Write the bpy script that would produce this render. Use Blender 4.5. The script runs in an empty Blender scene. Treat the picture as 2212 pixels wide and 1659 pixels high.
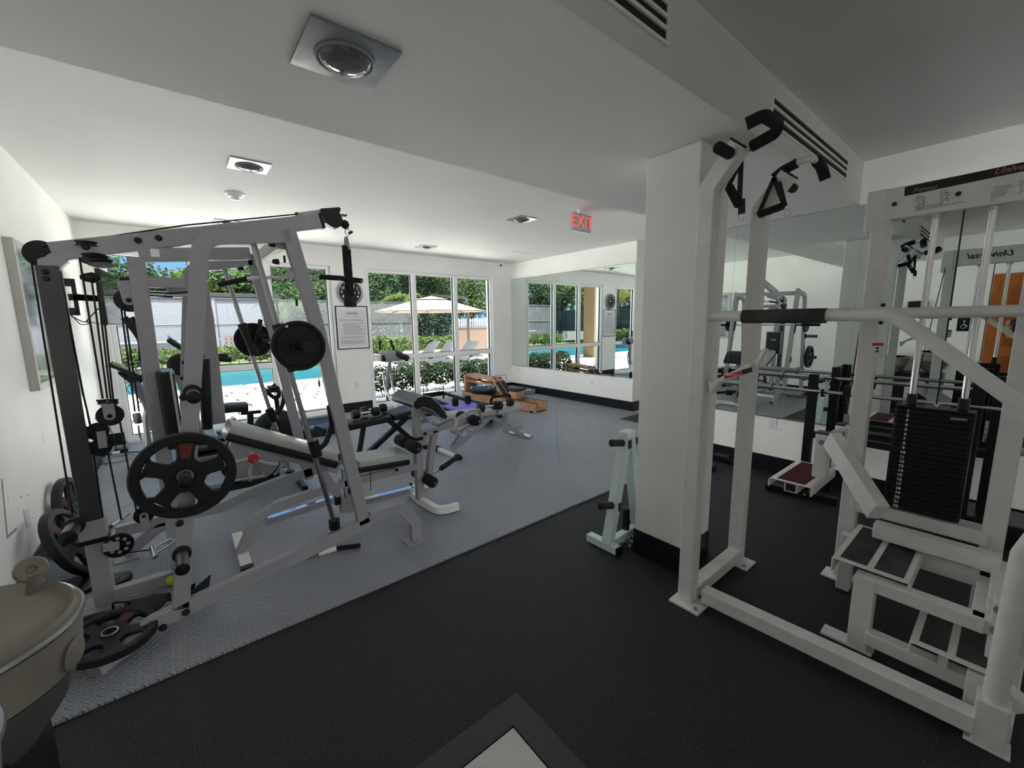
import bpy, bmesh, math, random
from mathutils import Vector as V, Matrix
from math import pi, sin, cos, radians as R
random.seed(7)
SC = bpy.context.scene
COL = SC.collection
# ------------------------------------------------------------------ camera
CX, CY, F, EYE = 1106.0, 829.5, 890.12, 1.5
AX = ((0.77570421, -0.10317076, 0.62260644), (-0.63097559, -0.10746438, 0.76832363), (-0.01236052, -0.98884134, -0.1484588))
cd = bpy.data.cameras.new('camera'); cam = bpy.data.objects.new('camera', cd); COL.objects.link(cam)
cd.sensor_fit = 'HORIZONTAL'; cd.sensor_width = 36.0; cd.lens = F / 2212 * 36.0; cd.clip_start = 0.02; cd.clip_end = 300
m3 = Matrix([[AX[i][0], -AX[i][1], -AX[i][2]] for i in range(3)])
cam.matrix_world = Matrix.Translation((0, 0, EYE)) @ m3.to_4x4()
SC.camera = cam
def P(u, v, x=None, y=None, z=None):
    """point of the room seen at (u,v) in the photograph lying on one plane of the room"""
    c = (u - CX, v - CY, F)
    r = V([sum(AX[i][k] * c[k] for k in range(3)) for i in range(3)])
    t = x / r.x if x is not None else (y / r.y if y is not None else (z - EYE) / r.z)
    return V((0, 0, EYE)) + r * t
# ------------------------------------------------------------------ world, sun, exposure
w = bpy.data.worlds.new('sky'); SC.world = w; w.use_nodes = True
nt = w.node_tree; nt.nodes.clear()
geo = nt.nodes.new('ShaderNodeTexCoord'); sep = nt.nodes.new('ShaderNodeSeparateXYZ'); ramp = nt.nodes.new('ShaderNodeValToRGB')
bg = nt.nodes.new('ShaderNodeBackground'); out = nt.nodes.new('ShaderNodeOutputWorld')
nt.links.new(geo.outputs['Generated'], sep.inputs[0]); nt.links.new(sep.outputs['Z'], ramp.inputs[0])
ramp.color_ramp.elements[0].position = 0.0; ramp.color_ramp.elements[0].color = (0.42, 0.66, 0.95, 1)
ramp.color_ramp.elements[1].position = 0.55; ramp.color_ramp.elements[1].color = (0.10, 0.30, 0.80, 1)
e = ramp.color_ramp.elements.new(0.16); e.color = (0.22, 0.50, 0.95, 1)
nt.links.new(ramp.outputs[0], bg.inputs[0]); nt.links.new(bg.outputs[0], out.inputs[0])
bg.inputs[1].default_value = 0.85
sl = bpy.data.lights.new('sun', 'SUN'); sun = bpy.data.objects.new('sun', sl); COL.objects.link(sun)
sl.energy = 40.0; sl.angle = R(0.6); sl.color = (1.0, 0.97, 0.925)
sun.rotation_euler = V((0.32, 0.30, -1.0)).to_track_quat('-Z', 'Y').to_euler()
SC.view_settings.view_transform = 'Standard'; SC.view_settings.look = 'None'
SC.view_settings.gamma = 1.0; SC.view_settings.use_curve_mapping = False
SC.view_settings.exposure = 0.43
SC.cycles.max_bounces = 14; SC.cycles.diffuse_bounces = 12; SC.cycles.glossy_bounces = 5
SC.cycles.transparent_max_bounces = 24; SC.cycles.transmission_bounces = 6
SC.cycles.caustics_reflective = True; SC.cycles.caustics_refractive = False
SC.cycles.use_fast_gi = True; SC.cycles.fast_gi_method = 'ADD'; w.light_settings.ao_factor = 0.95; w.light_settings.distance = 4.8
SC.cycles.use_denoising = True; SC.cycles.sample_clamp_indirect = 30.0; SC.cycles.blur_glossy = 0.5
# ------------------------------------------------------------------ materials
MATS = {}
def mat(name, col=(.5, .5, .5), rough=.5, metal=0.0, noise=None, bump=None, spec=None, emit=None, coat=0, sheen=0, var=None):
    """noise=(scale, amount) tints the colour, bump=(scale, strength, distance) gives fine relief"""
    m = bpy.data.materials.new(name); m.use_nodes = True; MATS[name] = m
    n = m.node_tree; b = n.nodes['Principled BSDF']
    b.inputs['Base Color'].default_value = (*col, 1); b.inputs['Roughness'].default_value = rough; b.inputs['Metallic'].default_value = metal
    if spec is not None: b.inputs['Specular IOR Level'].default_value = spec
    if coat: b.inputs['Coat Weight'].default_value = coat
    if emit: b.inputs['Emission Color'].default_value = (*emit[0], 1); b.inputs['Emission Strength'].default_value = emit[1]
    tc = None
    if noise or bump:
        tc = n.nodes.new('ShaderNodeTexCoord')
    if noise:
        t = n.nodes.new('ShaderNodeTexNoise'); t.inputs['Scale'].default_value = noise[0]; t.inputs['Detail'].default_value = 6
        n.links.new(tc.outputs['Object'], t.inputs['Vector'])
        mx = n.nodes.new('ShaderNodeMix'); mx.data_type = 'RGBA'
        rm = n.nodes.new('ShaderNodeMapRange'); rm.inputs[1].default_value = .35; rm.inputs[2].default_value = .65
        n.links.new(t.outputs['Fac'], rm.inputs[0]); n.links.new(rm.outputs[0], mx.inputs[0])
        c2 = var if var else tuple(max(0, c * (1 - noise[1])) for c in col)
        mx.inputs[6].default_value = (*col, 1); mx.inputs[7].default_value = (*c2, 1)
        n.links.new(mx.outputs[2], b.inputs['Base Color'])
    if bump:
        t = n.nodes.new('ShaderNodeTexNoise'); t.inputs['Scale'].default_value = bump[0]; t.inputs['Detail'].default_value = 4
        n.links.new(tc.outputs['Object'], t.inputs['Vector'])
        bp = n.nodes.new('ShaderNodeBump'); bp.inputs['Strength'].default_value = bump[1]; bp.inputs['Distance'].default_value = bump[2]
        n.links.new(t.outputs['Fac'], bp.inputs['Height']); n.links.new(bp.outputs[0], b.inputs['Normal'])
    return m
def M(n): return MATS[n]
mat('wall_paint', (.84, .835, .80), .6, noise=(2.2, .05), bump=(60, .25, .001))
mat('strip_rubber', (.045, .05, .052), .45)
mat('ceiling_paint', (.70, .70, .69), .7, noise=(1.5, .04), bump=(50, .2, .001))
mat('white_frame', (.80, .81, .80), .35)
mat('baseboard_black', (.007, .008, .011), .35)
mat('frame_grey', (.30, .30, .315), .38, noise=(30, .06))           # pale silver powder coat of the home gym
mat('frame_dark', (.10, .105, .105), .22, .6)                         # polished weight column
mat('frame_cream', (.80, .80, .785), .42, noise=(14, .08))           # off-white paint of the multi-station gym
mat('rack_mint', (.60, .72, .70), .4)
mat('chrome', (.72, .72, .74), .16, 1.0)
mat('steel', (.50, .50, .52), .28, 1.0)
mat('black_rubber', (.008, .0085, .011), .5)
mat('black_plastic', (.007, .007, .009), .32)
mat('black_foam', (.012, .012, .013), .85, bump=(300, .3, .0005))
mat('black_iron', (.009, .0095, .012), .38, .3)
mat('black_vinyl', (.010, .0105, .013), .34)
mat('peg_steel', (.17, .175, .18), .28, .9)
mat('pad_pale', (.38, .39, .365), .34, noise=(6, .08))               # worn pale vinyl
mat('red_paint', (.10, .022, .016), .5)
mat('red_bright', (.55, .02, .03), .4)
mat('blue_grey', (.30, .35, .40), .4)
mat('treadmill_grey', (.16, .17, .19), .4)
mat('plastic_grey', (.26, .27, .28), .4)
mat('oak', (.50, .285, .16), .45, noise=(9, .35))
mat('purple', (.22, .18, .62), .5)
mat('paper', (.62, .63, .66), .7)
mat('ink', (.03, .03, .035), .6)
mat('white_plastic', (.75, .76, .76), .35)
mat('white_print', (.75, .75, .72), .6)
mat('taupe', (.25, .232, .195), .30, .35, bump=(240, .3, .0008))
mat('taupe_dark', (.14, .13, .11), .45, .2)
mat('maroon', (.085, .013, .018), .85, bump=(500, .6, .0006))
mat('grip_black', (.03, .03, .032), .9, noise=(7, .5), var=(.07, .07, .068))
mat('tennis_yellow', (.52, .65, .04), .9)
mat('orange_wood', (.42, .13, .025), .35, noise=(3, .3))
mat('navy_cloth', (.010, .014, .05), .85)
mat('grey_cloth', (.04, .04, .045), .85)
mat('skin', (.52, .27, .18), .55)
mat('hair_dark', (.02, .013, .01), .6)
mat('screen_glass', (.006, .008, .008), .04)
mat('exit_red', (.6, .02, .03), .5, emit=((1, .09, .10), .75))
mat('deck', (.86, .81, .75), .8, noise=(1.2, .05))
mat('deck_joint', (.013, .006, .005), .9)
mat('pool_floor', (0.0040, 0.0600, 0.0760), .6)
mat('grass', (0.0320, 0.0440, 0.0080), .9, noise=(3, .4))
def leaf_mat(name, a, b, sc=2.0):
    m = bpy.data.materials.new(name); m.use_nodes = True; MATS[name] = m; n = m.node_tree; n.nodes.clear()
    o = n.nodes.new('ShaderNodeOutputMaterial'); d = n.nodes.new('ShaderNodeBsdfDiffuse'); t = n.nodes.new('ShaderNodeBsdfTranslucent'); x = n.nodes.new('ShaderNodeMixShader'); x.inputs[0].default_value = .45
    g = n.nodes.new('ShaderNodeNewGeometry'); z = n.nodes.new('ShaderNodeTexNoise'); z.inputs['Scale'].default_value = sc; n.links.new(g.outputs['Position'], z.inputs['Vector'])
    r = n.nodes.new('ShaderNodeMapRange'); r.inputs[1].default_value = .35; r.inputs[2].default_value = .65; n.links.new(z.outputs['Fac'], r.inputs[0])
    mx = n.nodes.new('ShaderNodeMix'); mx.data_type = 'RGBA'; mx.inputs[6].default_value = (*a, 1); mx.inputs[7].default_value = (*b, 1); n.links.new(r.outputs[0], mx.inputs[0])
    n.links.new(mx.outputs[2], d.inputs[0]); n.links.new(mx.outputs[2], t.inputs[0]); n.links.new(d.outputs[0], x.inputs[1]); n.links.new(t.outputs[0], x.inputs[2]); n.links.new(x.outputs[0], o.inputs[0])
leaf_mat('leaf_dark', (.026, .042, .024), (.013, .026, .014))
leaf_mat('leaf_mid', (.042, .066, .030), (.022, .040, .018))
leaf_mat('leaf_light', (.070, .098, .034), (.036, .058, .020))
leaf_mat('leaf_yellow', (.12, .11, .02), (.07, .07, .014))
leaf_mat('leaf_hedge', (.030, .042, .026), (.016, .026, .014), 5)
mat('bark', (0.0200, 0.0140, 0.0100), .9, noise=(5, .4))
mat('building_grey', (.085, .088, .108), .8, noise=(.6, .12))
mat('fence_metal', (0.0440, 0.0440, 0.0440), .5, .5)
mat('fence_dark', (0.0080, 0.0090, 0.0090), .6)
mat('picket_white', (0.1000, 0.1000, 0.1000), .6)
mat('peach_wall', (0.0680, 0.0420, 0.0300), .8, bump=(30, .3, .01))
mat('orange_wall', (0.0840, 0.0500, 0.0200), .8)
mat('umbrella_cloth', (0.1240, 0.0960, 0.0640), .8)
mat('windscreen', (0.0100, 0.0200, 0.0200), .8)
mat('lounger_grey', (0.0100, 0.0110, 0.0130), .7)
mat('pallet_wood', (0.0760, 0.0340, 0.0180), .8)
mat('tile_white', (.60, .59, .57), .35, noise=(6, .12), bump=(20, .1, .001))
mat('vent_dark', (.01, .01, .012), .7)
mat('mark_grey', (.30, .30, .30), .8)
def math_node(n, op, a, b=None, c=None):
    k = n.nodes.new('ShaderNodeMath'); k.operation = op
    for i, s in enumerate((a, b, c)):
        if s is None: continue
        if isinstance(s, (int, float)): k.inputs[i].default_value = s
        else: n.links.new(s, k.inputs[i])
    return k.outputs[0]
def mirror_mat():
    m = mat('mirror', (.80, .87, .84), .0, 1.0); return m
mirror_mat()
def glass_mat(name, tint, gloss=.10):
    m = bpy.data.materials.new(name); m.use_nodes = True; MATS[name] = m; n = m.node_tree; n.nodes.clear()
    o = n.nodes.new('ShaderNodeOutputMaterial'); t = n.nodes.new('ShaderNodeBsdfTransparent'); g = n.nodes.new('ShaderNodeBsdfGlossy')
    f = n.nodes.new('ShaderNodeFresnel'); f.inputs[0].default_value = 1.35; x = n.nodes.new('ShaderNodeMixShader')
    t.inputs[0].default_value = (*tint, 1); g.inputs['Roughness'].default_value = .02
    ge = n.nodes.new('ShaderNodeNewGeometry'); fa = math_node(n, 'MULTIPLY', f.outputs[0], math_node(n, 'SUBTRACT', 1.0, ge.outputs['Backfacing']))
    n.links.new(fa, x.inputs[0]); n.links.new(t.outputs[0], x.inputs[1]); n.links.new(g.outputs[0], x.inputs[2]); n.links.new(x.outputs[0], o.inputs[0])
glass_mat('window_glass', (.93, .96, .95)); glass_mat('clear_plastic', (.62, .70, .80))
def tread_mat():
    m = mat('foam_tread', (.105, .112, .125), .42); n = m.node_tree; b = n.nodes['Principled BSDF']
    g = n.nodes.new('ShaderNodeNewGeometry'); s = n.nodes.new('ShaderNodeSeparateXYZ')
    mp = n.nodes.new('ShaderNodeMapping'); mp.inputs['Rotation'].default_value = (0, 0, R(45)); n.links.new(g.outputs['Position'], mp.inputs[0]); n.links.new(mp.outputs[0], s.inputs[0])
    p = .032
    ux = math_node(n, 'DIVIDE', s.outputs[0], p); uy = math_node(n, 'DIVIDE', s.outputs[1], p)
    fx = math_node(n, 'FLOOR', ux); fy = math_node(n, 'FLOOR', uy)
    par = math_node(n, 'FLOORED_MODULO', math_node(n, 'ADD', fx, fy), 2.0)
    a = math_node(n, 'SUBTRACT', math_node(n, 'SUBTRACT', ux, fx), .5); c = math_node(n, 'SUBTRACT', math_node(n, 'SUBTRACT', uy, fy), .5)
    inv = math_node(n, 'SUBTRACT', 1.0, par)
    la = math_node(n, 'ADD', math_node(n, 'MULTIPLY', a, inv), math_node(n, 'MULTIPLY', c, par))
    sh = math_node(n, 'ADD', math_node(n, 'MULTIPLY', c, inv), math_node(n, 'MULTIPLY', a, par))
    d = math_node(n, 'ADD', math_node(n, 'POWER', math_node(n, 'ABSOLUTE', math_node(n, 'DIVIDE', la, .62)), 2.0), math_node(n, 'POWER', math_node(n, 'ABSOLUTE', math_node(n, 'DIVIDE', sh, .17)), 2.0))
    mr = n.nodes.new('ShaderNodeMapRange'); mr.interpolation_type = 'SMOOTHSTEP'
    n.links.new(d, mr.inputs[0]); mr.inputs[1].default_value = .4; mr.inputs[2].default_value = 1.3; mr.inputs[3].default_value = 1; mr.inputs[4].default_value = 0
    bp = n.nodes.new('ShaderNodeBump'); bp.inputs['Strength'].default_value = 1.0; bp.inputs['Distance'].default_value = .006
    n.links.new(mr.outputs[0], bp.inputs['Height']); n.links.new(bp.outputs[0], b.inputs['Normal'])
    nz = n.nodes.new('ShaderNodeTexNoise'); nz.inputs['Scale'].default_value = 2.0; nz.inputs['Detail'].default_value = 5; n.links.new(g.outputs['Position'], nz.inputs['Vector'])
    oi = n.nodes.new('ShaderNodeObjectInfo')
    mx = n.nodes.new('ShaderNodeMix'); mx.data_type = 'RGBA'; mx.inputs[6].default_value = (.215, .235, .265, 1); mx.inputs[7].default_value = (.285, .295, .31, 1)
    ff = math_node(n, 'ADD', math_node(n, 'MULTIPLY', nz.outputs['Fac'], .6), math_node(n, 'MULTIPLY', oi.outputs['Random'], .4))
    n.links.new(ff, mx.inputs[0])
    # relief shading put into the colour: bars paler, darker round their feet
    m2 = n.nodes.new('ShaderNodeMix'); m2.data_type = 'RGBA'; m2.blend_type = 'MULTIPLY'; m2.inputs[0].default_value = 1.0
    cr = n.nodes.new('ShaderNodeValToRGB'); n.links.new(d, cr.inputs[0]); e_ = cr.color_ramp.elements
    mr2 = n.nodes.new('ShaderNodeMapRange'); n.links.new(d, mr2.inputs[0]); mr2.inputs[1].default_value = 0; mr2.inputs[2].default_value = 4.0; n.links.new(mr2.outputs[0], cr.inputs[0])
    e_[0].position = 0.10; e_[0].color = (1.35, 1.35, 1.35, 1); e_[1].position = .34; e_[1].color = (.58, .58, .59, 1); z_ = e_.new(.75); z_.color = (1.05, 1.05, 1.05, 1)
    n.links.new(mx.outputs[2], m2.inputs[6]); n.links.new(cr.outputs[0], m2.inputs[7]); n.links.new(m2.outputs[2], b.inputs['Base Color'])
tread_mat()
def rubber_mat():
    m = mat('rubber_floor', (.016, .017, .021), .62); n = m.node_tree; b = n.nodes['Principled BSDF']
    g = n.nodes.new('ShaderNodeNewGeometry')
    vo = n.nodes.new('ShaderNodeTexNoise'); vo.inputs['Scale'].default_value = 150; vo.inputs['Detail'].default_value = 2; n.links.new(g.outputs['Position'], vo.inputs['Vector'])
    r = n.nodes.new('ShaderNodeValToRGB'); n.links.new(vo.outputs['Fac'], r.inputs[0])
    r.color_ramp.elements[0].position = .60; r.color_ramp.elements[0].color = (.014, .0145, .018, 1)
    r.color_ramp.elements[1].position = .70; r.color_ramp.elements[1].color = (.085, .088, .098, 1)
    n.links.new(r.outputs[0], b.inputs['Base Color'])
    bp = n.nodes.new('ShaderNodeBump'); bp.inputs['Strength'].default_value = .5; bp.inputs['Distance'].default_value = .001
    n.links.new(vo.outputs['Fac'], bp.inputs['Height']); n.links.new(bp.outputs[0], b.inputs['Normal'])
rubber_mat()
def water_mat():
    m = mat('water', (.015, .34, .42), .3, spec=.15); n = m.node_tree; b = n.nodes['Principled BSDF']
    g = n.nodes.new('ShaderNodeNewGeometry'); t = n.nodes.new('ShaderNodeTexNoise'); t.inputs['Scale'].default_value = 3.5; t.inputs['Detail'].default_value = 6
    n.links.new(g.outputs['Position'], t.inputs['Vector'])
    bp = n.nodes.new('ShaderNodeBump'); bp.inputs['Strength'].default_value = .5; bp.inputs['Distance'].default_value = .08
    n.links.new(t.outputs['Fac'], bp.inputs['Height']); n.links.new(bp.outputs[0], b.inputs['Normal'])
    mx = n.nodes.new('ShaderNodeMix'); mx.data_type = 'RGBA'; mx.inputs[6].default_value = (.0, .026, .036, 1); mx.inputs[7].default_value = (.002, .044, .056, 1)
    n.links.new(t.outputs['Fac'], mx.inputs[0]); n.links.new(mx.outputs[2], b.inputs['Base Color'])
water_mat()
# ------------------------------------------------------------------ mesh building
def fillet(pts, r, n=6):
    pts = [V(p) for p in pts]; o = [pts[0]]
    for i in range(1, len(pts) - 1):
        a, b, c = pts[i - 1], pts[i], pts[i + 1]
        u = (a - b); w_ = (c - b); la, lc = u.length, w_.length; u.normalize(); w_.normalize()
        ang = u.angle(w_)
        if ang > pi - .02: o.append(b); continue
        d = min(r / math.tan(ang / 2), la * .49, lc * .49)
        p0, p1 = b + u * d, b + w_ * d
        for k in range(n + 1):
            t = k / n; o.append(p0.lerp(b, t).lerp(b.lerp(p1, t), t))
    o.append(pts[-1]); return o
class MB:
    def __init__(s): s.v = []; s.f = []
    def add(s, vs, fs):
        k = len(s.v); s.v += [V(p) for p in vs]; s.f += [[i + k for i in f] for f in fs]; return s
    def box(s, c, d, rz=0, m=None):
        c = V(c); q = []
        for x in (-.5, .5):
            for y in (-.5, .5):
                for z in (-.5, .5):
                    p = V((x * d[0], y * d[1], z * d[2]))
                    if rz: p = Matrix.Rotation(rz, 3, 'Z') @ p
                    if m is not None: p = m @ p
                    q.append(p + c)
        return s.add(q, [(0, 1, 3, 2), (4, 6, 7, 5), (0, 4, 5, 1), (2, 3, 7, 6), (0, 2, 6, 4), (1, 5, 7, 3)])
    def bb(s, a, b): return s.box([(a[i] + b[i]) / 2 for i in range(3)], [abs(a[i] - b[i]) for i in range(3)])
    def sweep(s, pts, prof, up=None, closed=False, caps=True, scale=None):
        pts = [V(p) for p in pts]; n = len(pts); rings = []
        tang = []
        for i in range(n):
            if closed: a, b = pts[i - 1], pts[(i + 1) % n]; t = (b - a)
            elif i == 0: t = pts[1] - pts[0]
            elif i == n - 1: t = pts[-1] - pts[-2]
            else: t = (pts[i + 1] - pts[i]).normalized() + (pts[i] - pts[i - 1]).normalized()
            if t.length < 1e-9: t = V((0, 0, 1))
            tang.append(t.normalized())
        if up is None:
            t = tang[0]; u = V((0, 0, 1)) if abs(t.z) < .9 else V((1, 0, 0)); side = t.cross(u).normalized()
        for i in range(n):
            t = tang[i]
            if up is None:
                side = (side - t * side.dot(t)).normalized(); upv = side.cross(t)
            else:
                side = t.cross(V(up))
                if side.length < 1e-6: side = t.cross(V((1, 0, 0)))
                side.normalize(); upv = side.cross(t)
            k = 1.0
            if 0 < i < n - 1 and up is not None:
                d = (pts[i] - pts[i - 1]).normalized().dot(t); k = 1 / max(d, .35)
            sc = scale[i] if scale else 1
            rings.append([pts[i] + side * (x * k * sc) + upv * (y * sc) for x, y in prof])
        m = len(prof); vs = [p for r_ in rings for p in r_]; fs = []
        for i in range(n if closed else n - 1):
            for j in range(m):
                a = i * m + j; b = i * m + (j + 1) % m; c = ((i + 1) % n) * m + (j + 1) % m; d = ((i + 1) % n) * m + j
                fs.append((a, b, c, d))
        if not closed and caps: fs += [tuple(range(m))[::-1], tuple(range((n - 1) * m, n * m))]
        return s.add(vs, fs)
    def beam(s, pts, w_=.06, h=.06, up=(0, 0, 1), r=0, n=6):
        """rectangular tube along pts: w across, h along 'up'"""
        if r: pts = fillet(pts, r, n)
        return s.sweep(pts, [(-w_ / 2, -h / 2), (w_ / 2, -h / 2), (w_ / 2, h / 2), (-w_ / 2, h / 2)], up)
    def tube(s, pts, r, n=12, fr=0, closed=False, k=6, scale=None):
        if fr: pts = fillet(pts, fr, k)
        return s.sweep(pts, [(r * cos(2 * pi * i / n), r * sin(2 * pi * i / n)) for i in range(n)], None, closed, True, scale)
    def lathe(s, o, ax, prof, n=24):
        """prof = [(radius, distance along axis)]"""
        o = V(o); ax = V(ax).normalized(); u = ax.orthogonal().normalized(); w_ = ax.cross(u)
        vs = []; fs = []; m = len(prof)
        for r_, h in prof:
            for i in range(n):
                a = 2 * pi * i / n; vs.append(o + ax * h + (u * cos(a) + w_ * sin(a)) * max(r_, 1e-5))
        for j in range(m - 1):
            for i in range(n):
                k = (i + 1) % n; fs.append((j * n + i, j * n + k, (j + 1) * n + k, (j + 1) * n + i))
        if tuple(prof[0]) != tuple(prof[-1]): fs.append(tuple(range(n))[::-1]); fs.append(tuple(range((m - 1) * n, m * n)))
        return s.add(vs, fs)
    def cyl(s, a, b, r, n=16): return s.lathe(a, V(b) - V(a), [(r, 0), (r, (V(b) - V(a)).length)], n)
    def capsule(s, a, b, r, n=16, e=None):
        L = (V(b) - V(a)).length; e = e or r * .35
        return s.lathe(a, V(b) - V(a), [(r * .5, 0), (r * .85, e * .25), (r, e), (r, L - e), (r * .85, L - e * .25), (r * .5, L)], n)
    def prism(s, poly, d):
        """extrude a planar polygon along vector d"""
        d = V(d); n = len(poly); a = [V(p) for p in poly]
        return s.add(a + [p + d for p in a], [tuple(range(n))[::-1], tuple(range(n, 2 * n))] + [(i, (i + 1) % n, n + (i + 1) % n, n + i) for i in range(n)])
    def pad(s, pts, w_, th, up, edge=.35, n=1):
        """upholstered pad: rounded rectangular section swept along its centre line"""
        prof = []
        for cx, cy, a0 in ((1, 1, 0), (-1, 1, 90), (-1, -1, 180), (1, -1, 270)):
            rr = th * edge
            for k in range(4):
                a = R(a0 + 30 * k); prof.append((cx * (w_ / 2 - rr) + rr * cos(a), cy * (th / 2 - rr) + rr * sin(a)))
        p = [V(q) for q in pts]; d0 = (p[1] - p[0]).normalized() * th * .15; d1 = (p[-1] - p[-2]).normalized() * th * .15
        q = [p[0], p[0] + d0] + p[1:-1] + [p[-1] - d1, p[-1]]
        return s.sweep(q, prof, up, False, True, [.93] + [1] * (len(q) - 2) + [.93])
    def build(s, name, m, parent=None, bevel=0.0, smooth=None, label=None, cat=None, group=None, kind=None):
        me = bpy.data.meshes.new(name)
        if parent is not None: o0 = WL.get(parent.name, V((0, 0, 0)))
        else:
            xs = [p.x for p in s.v]; ys = [p.y for p in s.v]; zs = [p.z for p in s.v]
            o0 = V(((min(xs) + max(xs)) / 2, (min(ys) + max(ys)) / 2, min(zs)))
        me.from_pydata([tuple(p - o0) for p in s.v], [], [tuple(f) for f in s.f]); me.update()
        bm = bmesh.new(); bm.from_mesh(me); bmesh.ops.recalc_face_normals(bm, faces=bm.faces); bm.to_mesh(me); bm.free()
        ms = m if isinstance(m, (list, tuple)) else [m]
        for k in ms: me.materials.append(M(k) if isinstance(k, str) else k)
        ob = bpy.data.objects.new(name, me); COL.objects.link(ob)
        if parent is not None: ob.parent = parent; WL[ob.name] = o0
        else: ob.location = o0; WL[ob.name] = o0
        if smooth is None: smooth = len(s.f) > 12
        if smooth: me.shade_auto(R(38)) if hasattr(me, 'shade_auto') else smooth_by_angle(me)
        if bevel:
            b = ob.modifiers.new('edge', 'BEVEL'); b.width = bevel; b.segments = 2; b.limit_method = 'ANGLE'; b.angle_limit = R(50)
        tag(ob, label, cat, group, kind)
        return ob
WL = {}
def smooth_by_angle(me, ang=38):
    me.shade_smooth()
    bm = bmesh.new(); bm.from_mesh(me)
    for e_ in bm.edges:
        if len(e_.link_faces) == 2 and e_.calc_face_angle(0) > R(ang): e_.smooth = False
    bm.to_mesh(me); bm.free()
def tag(o, label=None, cat=None, group=None, kind=None):
    if label: o['label'] = label
    if cat: o['category'] = cat
    if group: o['group'] = group
    if kind: o['kind'] = kind
    return o
def thing(name, label, cat, loc=(0, 0, 0), group=None):
    o = bpy.data.objects.new(name, None); COL.objects.link(o); o.location = loc; o.empty_display_size = .1; WL[o.name] = V(loc)
    return tag(o, label, cat, group)
def copy_tree(o, parent=None):
    c = o.copy(); COL.objects.link(c)
    if parent is not None: c.parent = parent
    for ch in list(o.children): copy_tree(ch, c)
    return c
def text(s_, size, m, parent, origin, right, upv, name='lettering', ext=.0006, align='CENTER', shear=0, bold=0):
    """flat lettering as a mesh lying on a surface"""
    c = bpy.data.curves.new(name, 'FONT'); c.body = s_; c.size = size; c.extrude = ext; c.align_x = align; c.align_y = 'CENTER'; c.shear = shear; c.offset = bold; c.resolution_u = 2
    t = bpy.data.objects.new('tmp', c); COL.objects.link(t)
    me = bpy.data.meshes.new_from_object(t.evaluated_get(bpy.context.evaluated_depsgraph_get()))
    bpy.data.objects.remove(t); bpy.data.curves.remove(c)
    r_ = V(right).normalized(); u_ = V(upv).normalized(); nn = r_.cross(u_)
    mtx = Matrix((r_, u_, nn)).transposed().to_4x4(); mtx.translation = V(origin) - (WL.get(parent.name, V()) if parent is not None else V())
    me.transform(mtx); me.materials.clear(); me.materials.append(M(m))
    o = bpy.data.objects.new(name, me); COL.objects.link(o)
    if parent is not None: o.parent = parent
    return o
# ================================================================== the room
XL, XR1, XR2, YW, HC, HS = -0.79, 5.78, 4.44, 7.14, 2.74, 2.41
YB = -2.6
def struct(mb, name, m, parent=None, bevel=0): return mb.build(name, m, parent, bevel, kind='structure' if parent is None else None)
struct(MB().bb((XL - .3, YB - .3, -.14), (8.2, YW, 0.0)), 'floor', 'rubber_floor')
# windows: openings x0..x1, z .05..2.43 ; wall_back is the window wall
W = [(-.61, 2.04), (2.62, 5.28)]; ZB, ZT = .05, 2.43
wb = MB()
for a, b in ((XL - .3, W[0][0]), (W[0][1], W[1][0]), (W[1][1], XR1 + .3)): wb.bb((a, YW, 0), (b, YW + .22, HC))
for a, b in W: wb.bb((a, YW, ZT), (b, YW + .22, HC)); wb.bb((a, YW, -.1), (b, YW + .22, ZB))
struct(wb, 'wall_back', 'wall_paint')
struct(MB().bb((XL - .25, YB, 0), (XL, YW, HC)), 'wall_left', 'wall_paint')
struct(MB().bb((XR1, 3.97, 0), (8.2, YW + .22, HC)), 'wall_right', 'wall_paint')
struct(MB().bb((XR2, YB, 0), (8.2, 2.75, HC)), 'wall_right_near', 'wall_paint')
struct(MB().bb((8.0, 2.75, 0), (8.2, 3.97, HC)), 'wall_corridor_end', 'wall_paint')
struct(MB().bb((XL - .25, YB - .22, 0), (XR2 + .3, YB, HC)), 'wall_front', 'wall_paint')
struct(MB().bb((XL - .3, YB - .3, HC), (8.2, YW + .3, HC + .3)), 'ceiling', 'ceiling_paint')
Y1, Y2 = .95, 2.2
struct(MB().bb((XL, Y1, HS), (8.0, Y2, HC)), 'trim_ceiling_soffit', 'ceiling_paint')
PX0, PX1, PY0, PY1 = 2.19, 2.53, 1.137, 1.455
col = thing('pillar', None, None, (2.4, 1.3, 0)); col['kind'] = 'structure'
MB().bb((PX0, PY0, 0), (PX1, PY1, HS)).build('shaft', 'wall_paint', col, .006)
MB().bb((PX0 - .006, PY0 - .006, 0), (PX1 + .006, PY1 + .006, .165)).build('baseboard', 'baseboard_black', col, .004)
def bboard(name, a, b, t):  # a,b ends on the wall line, t thickness vector
    struct(MB().bb((a[0], a[1], 0), (b[0] + t[0], b[1] + t[1], .165)), name, 'baseboard_black', bevel=.003)
bboard('baseboard_left', (XL, YB, 0), (XL, YW), (.012, 0))
bboard('baseboard_back', (W[0][1] + .02, YW), (W[1][0] - .02, YW), (0, -.012))
bboard('baseboard_back_corner', (W[1][1] + .02, YW), (XR1, YW), (0, -.012))
bboard('baseboard_back_end', (XL, YW), (W[0][0] - .02, YW), (0, -.012))
bboard('baseboard_right', (XR1, 3.958), (XR1, YW), (-.012, 0))
bboard('baseboard_corridor', (XR1 - .012, 3.97), (6.06, 3.97), (0, -.012))
bboard('baseboard_right_near', (XR2, YB), (XR2, 2.75), (-.012, 0))
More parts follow.
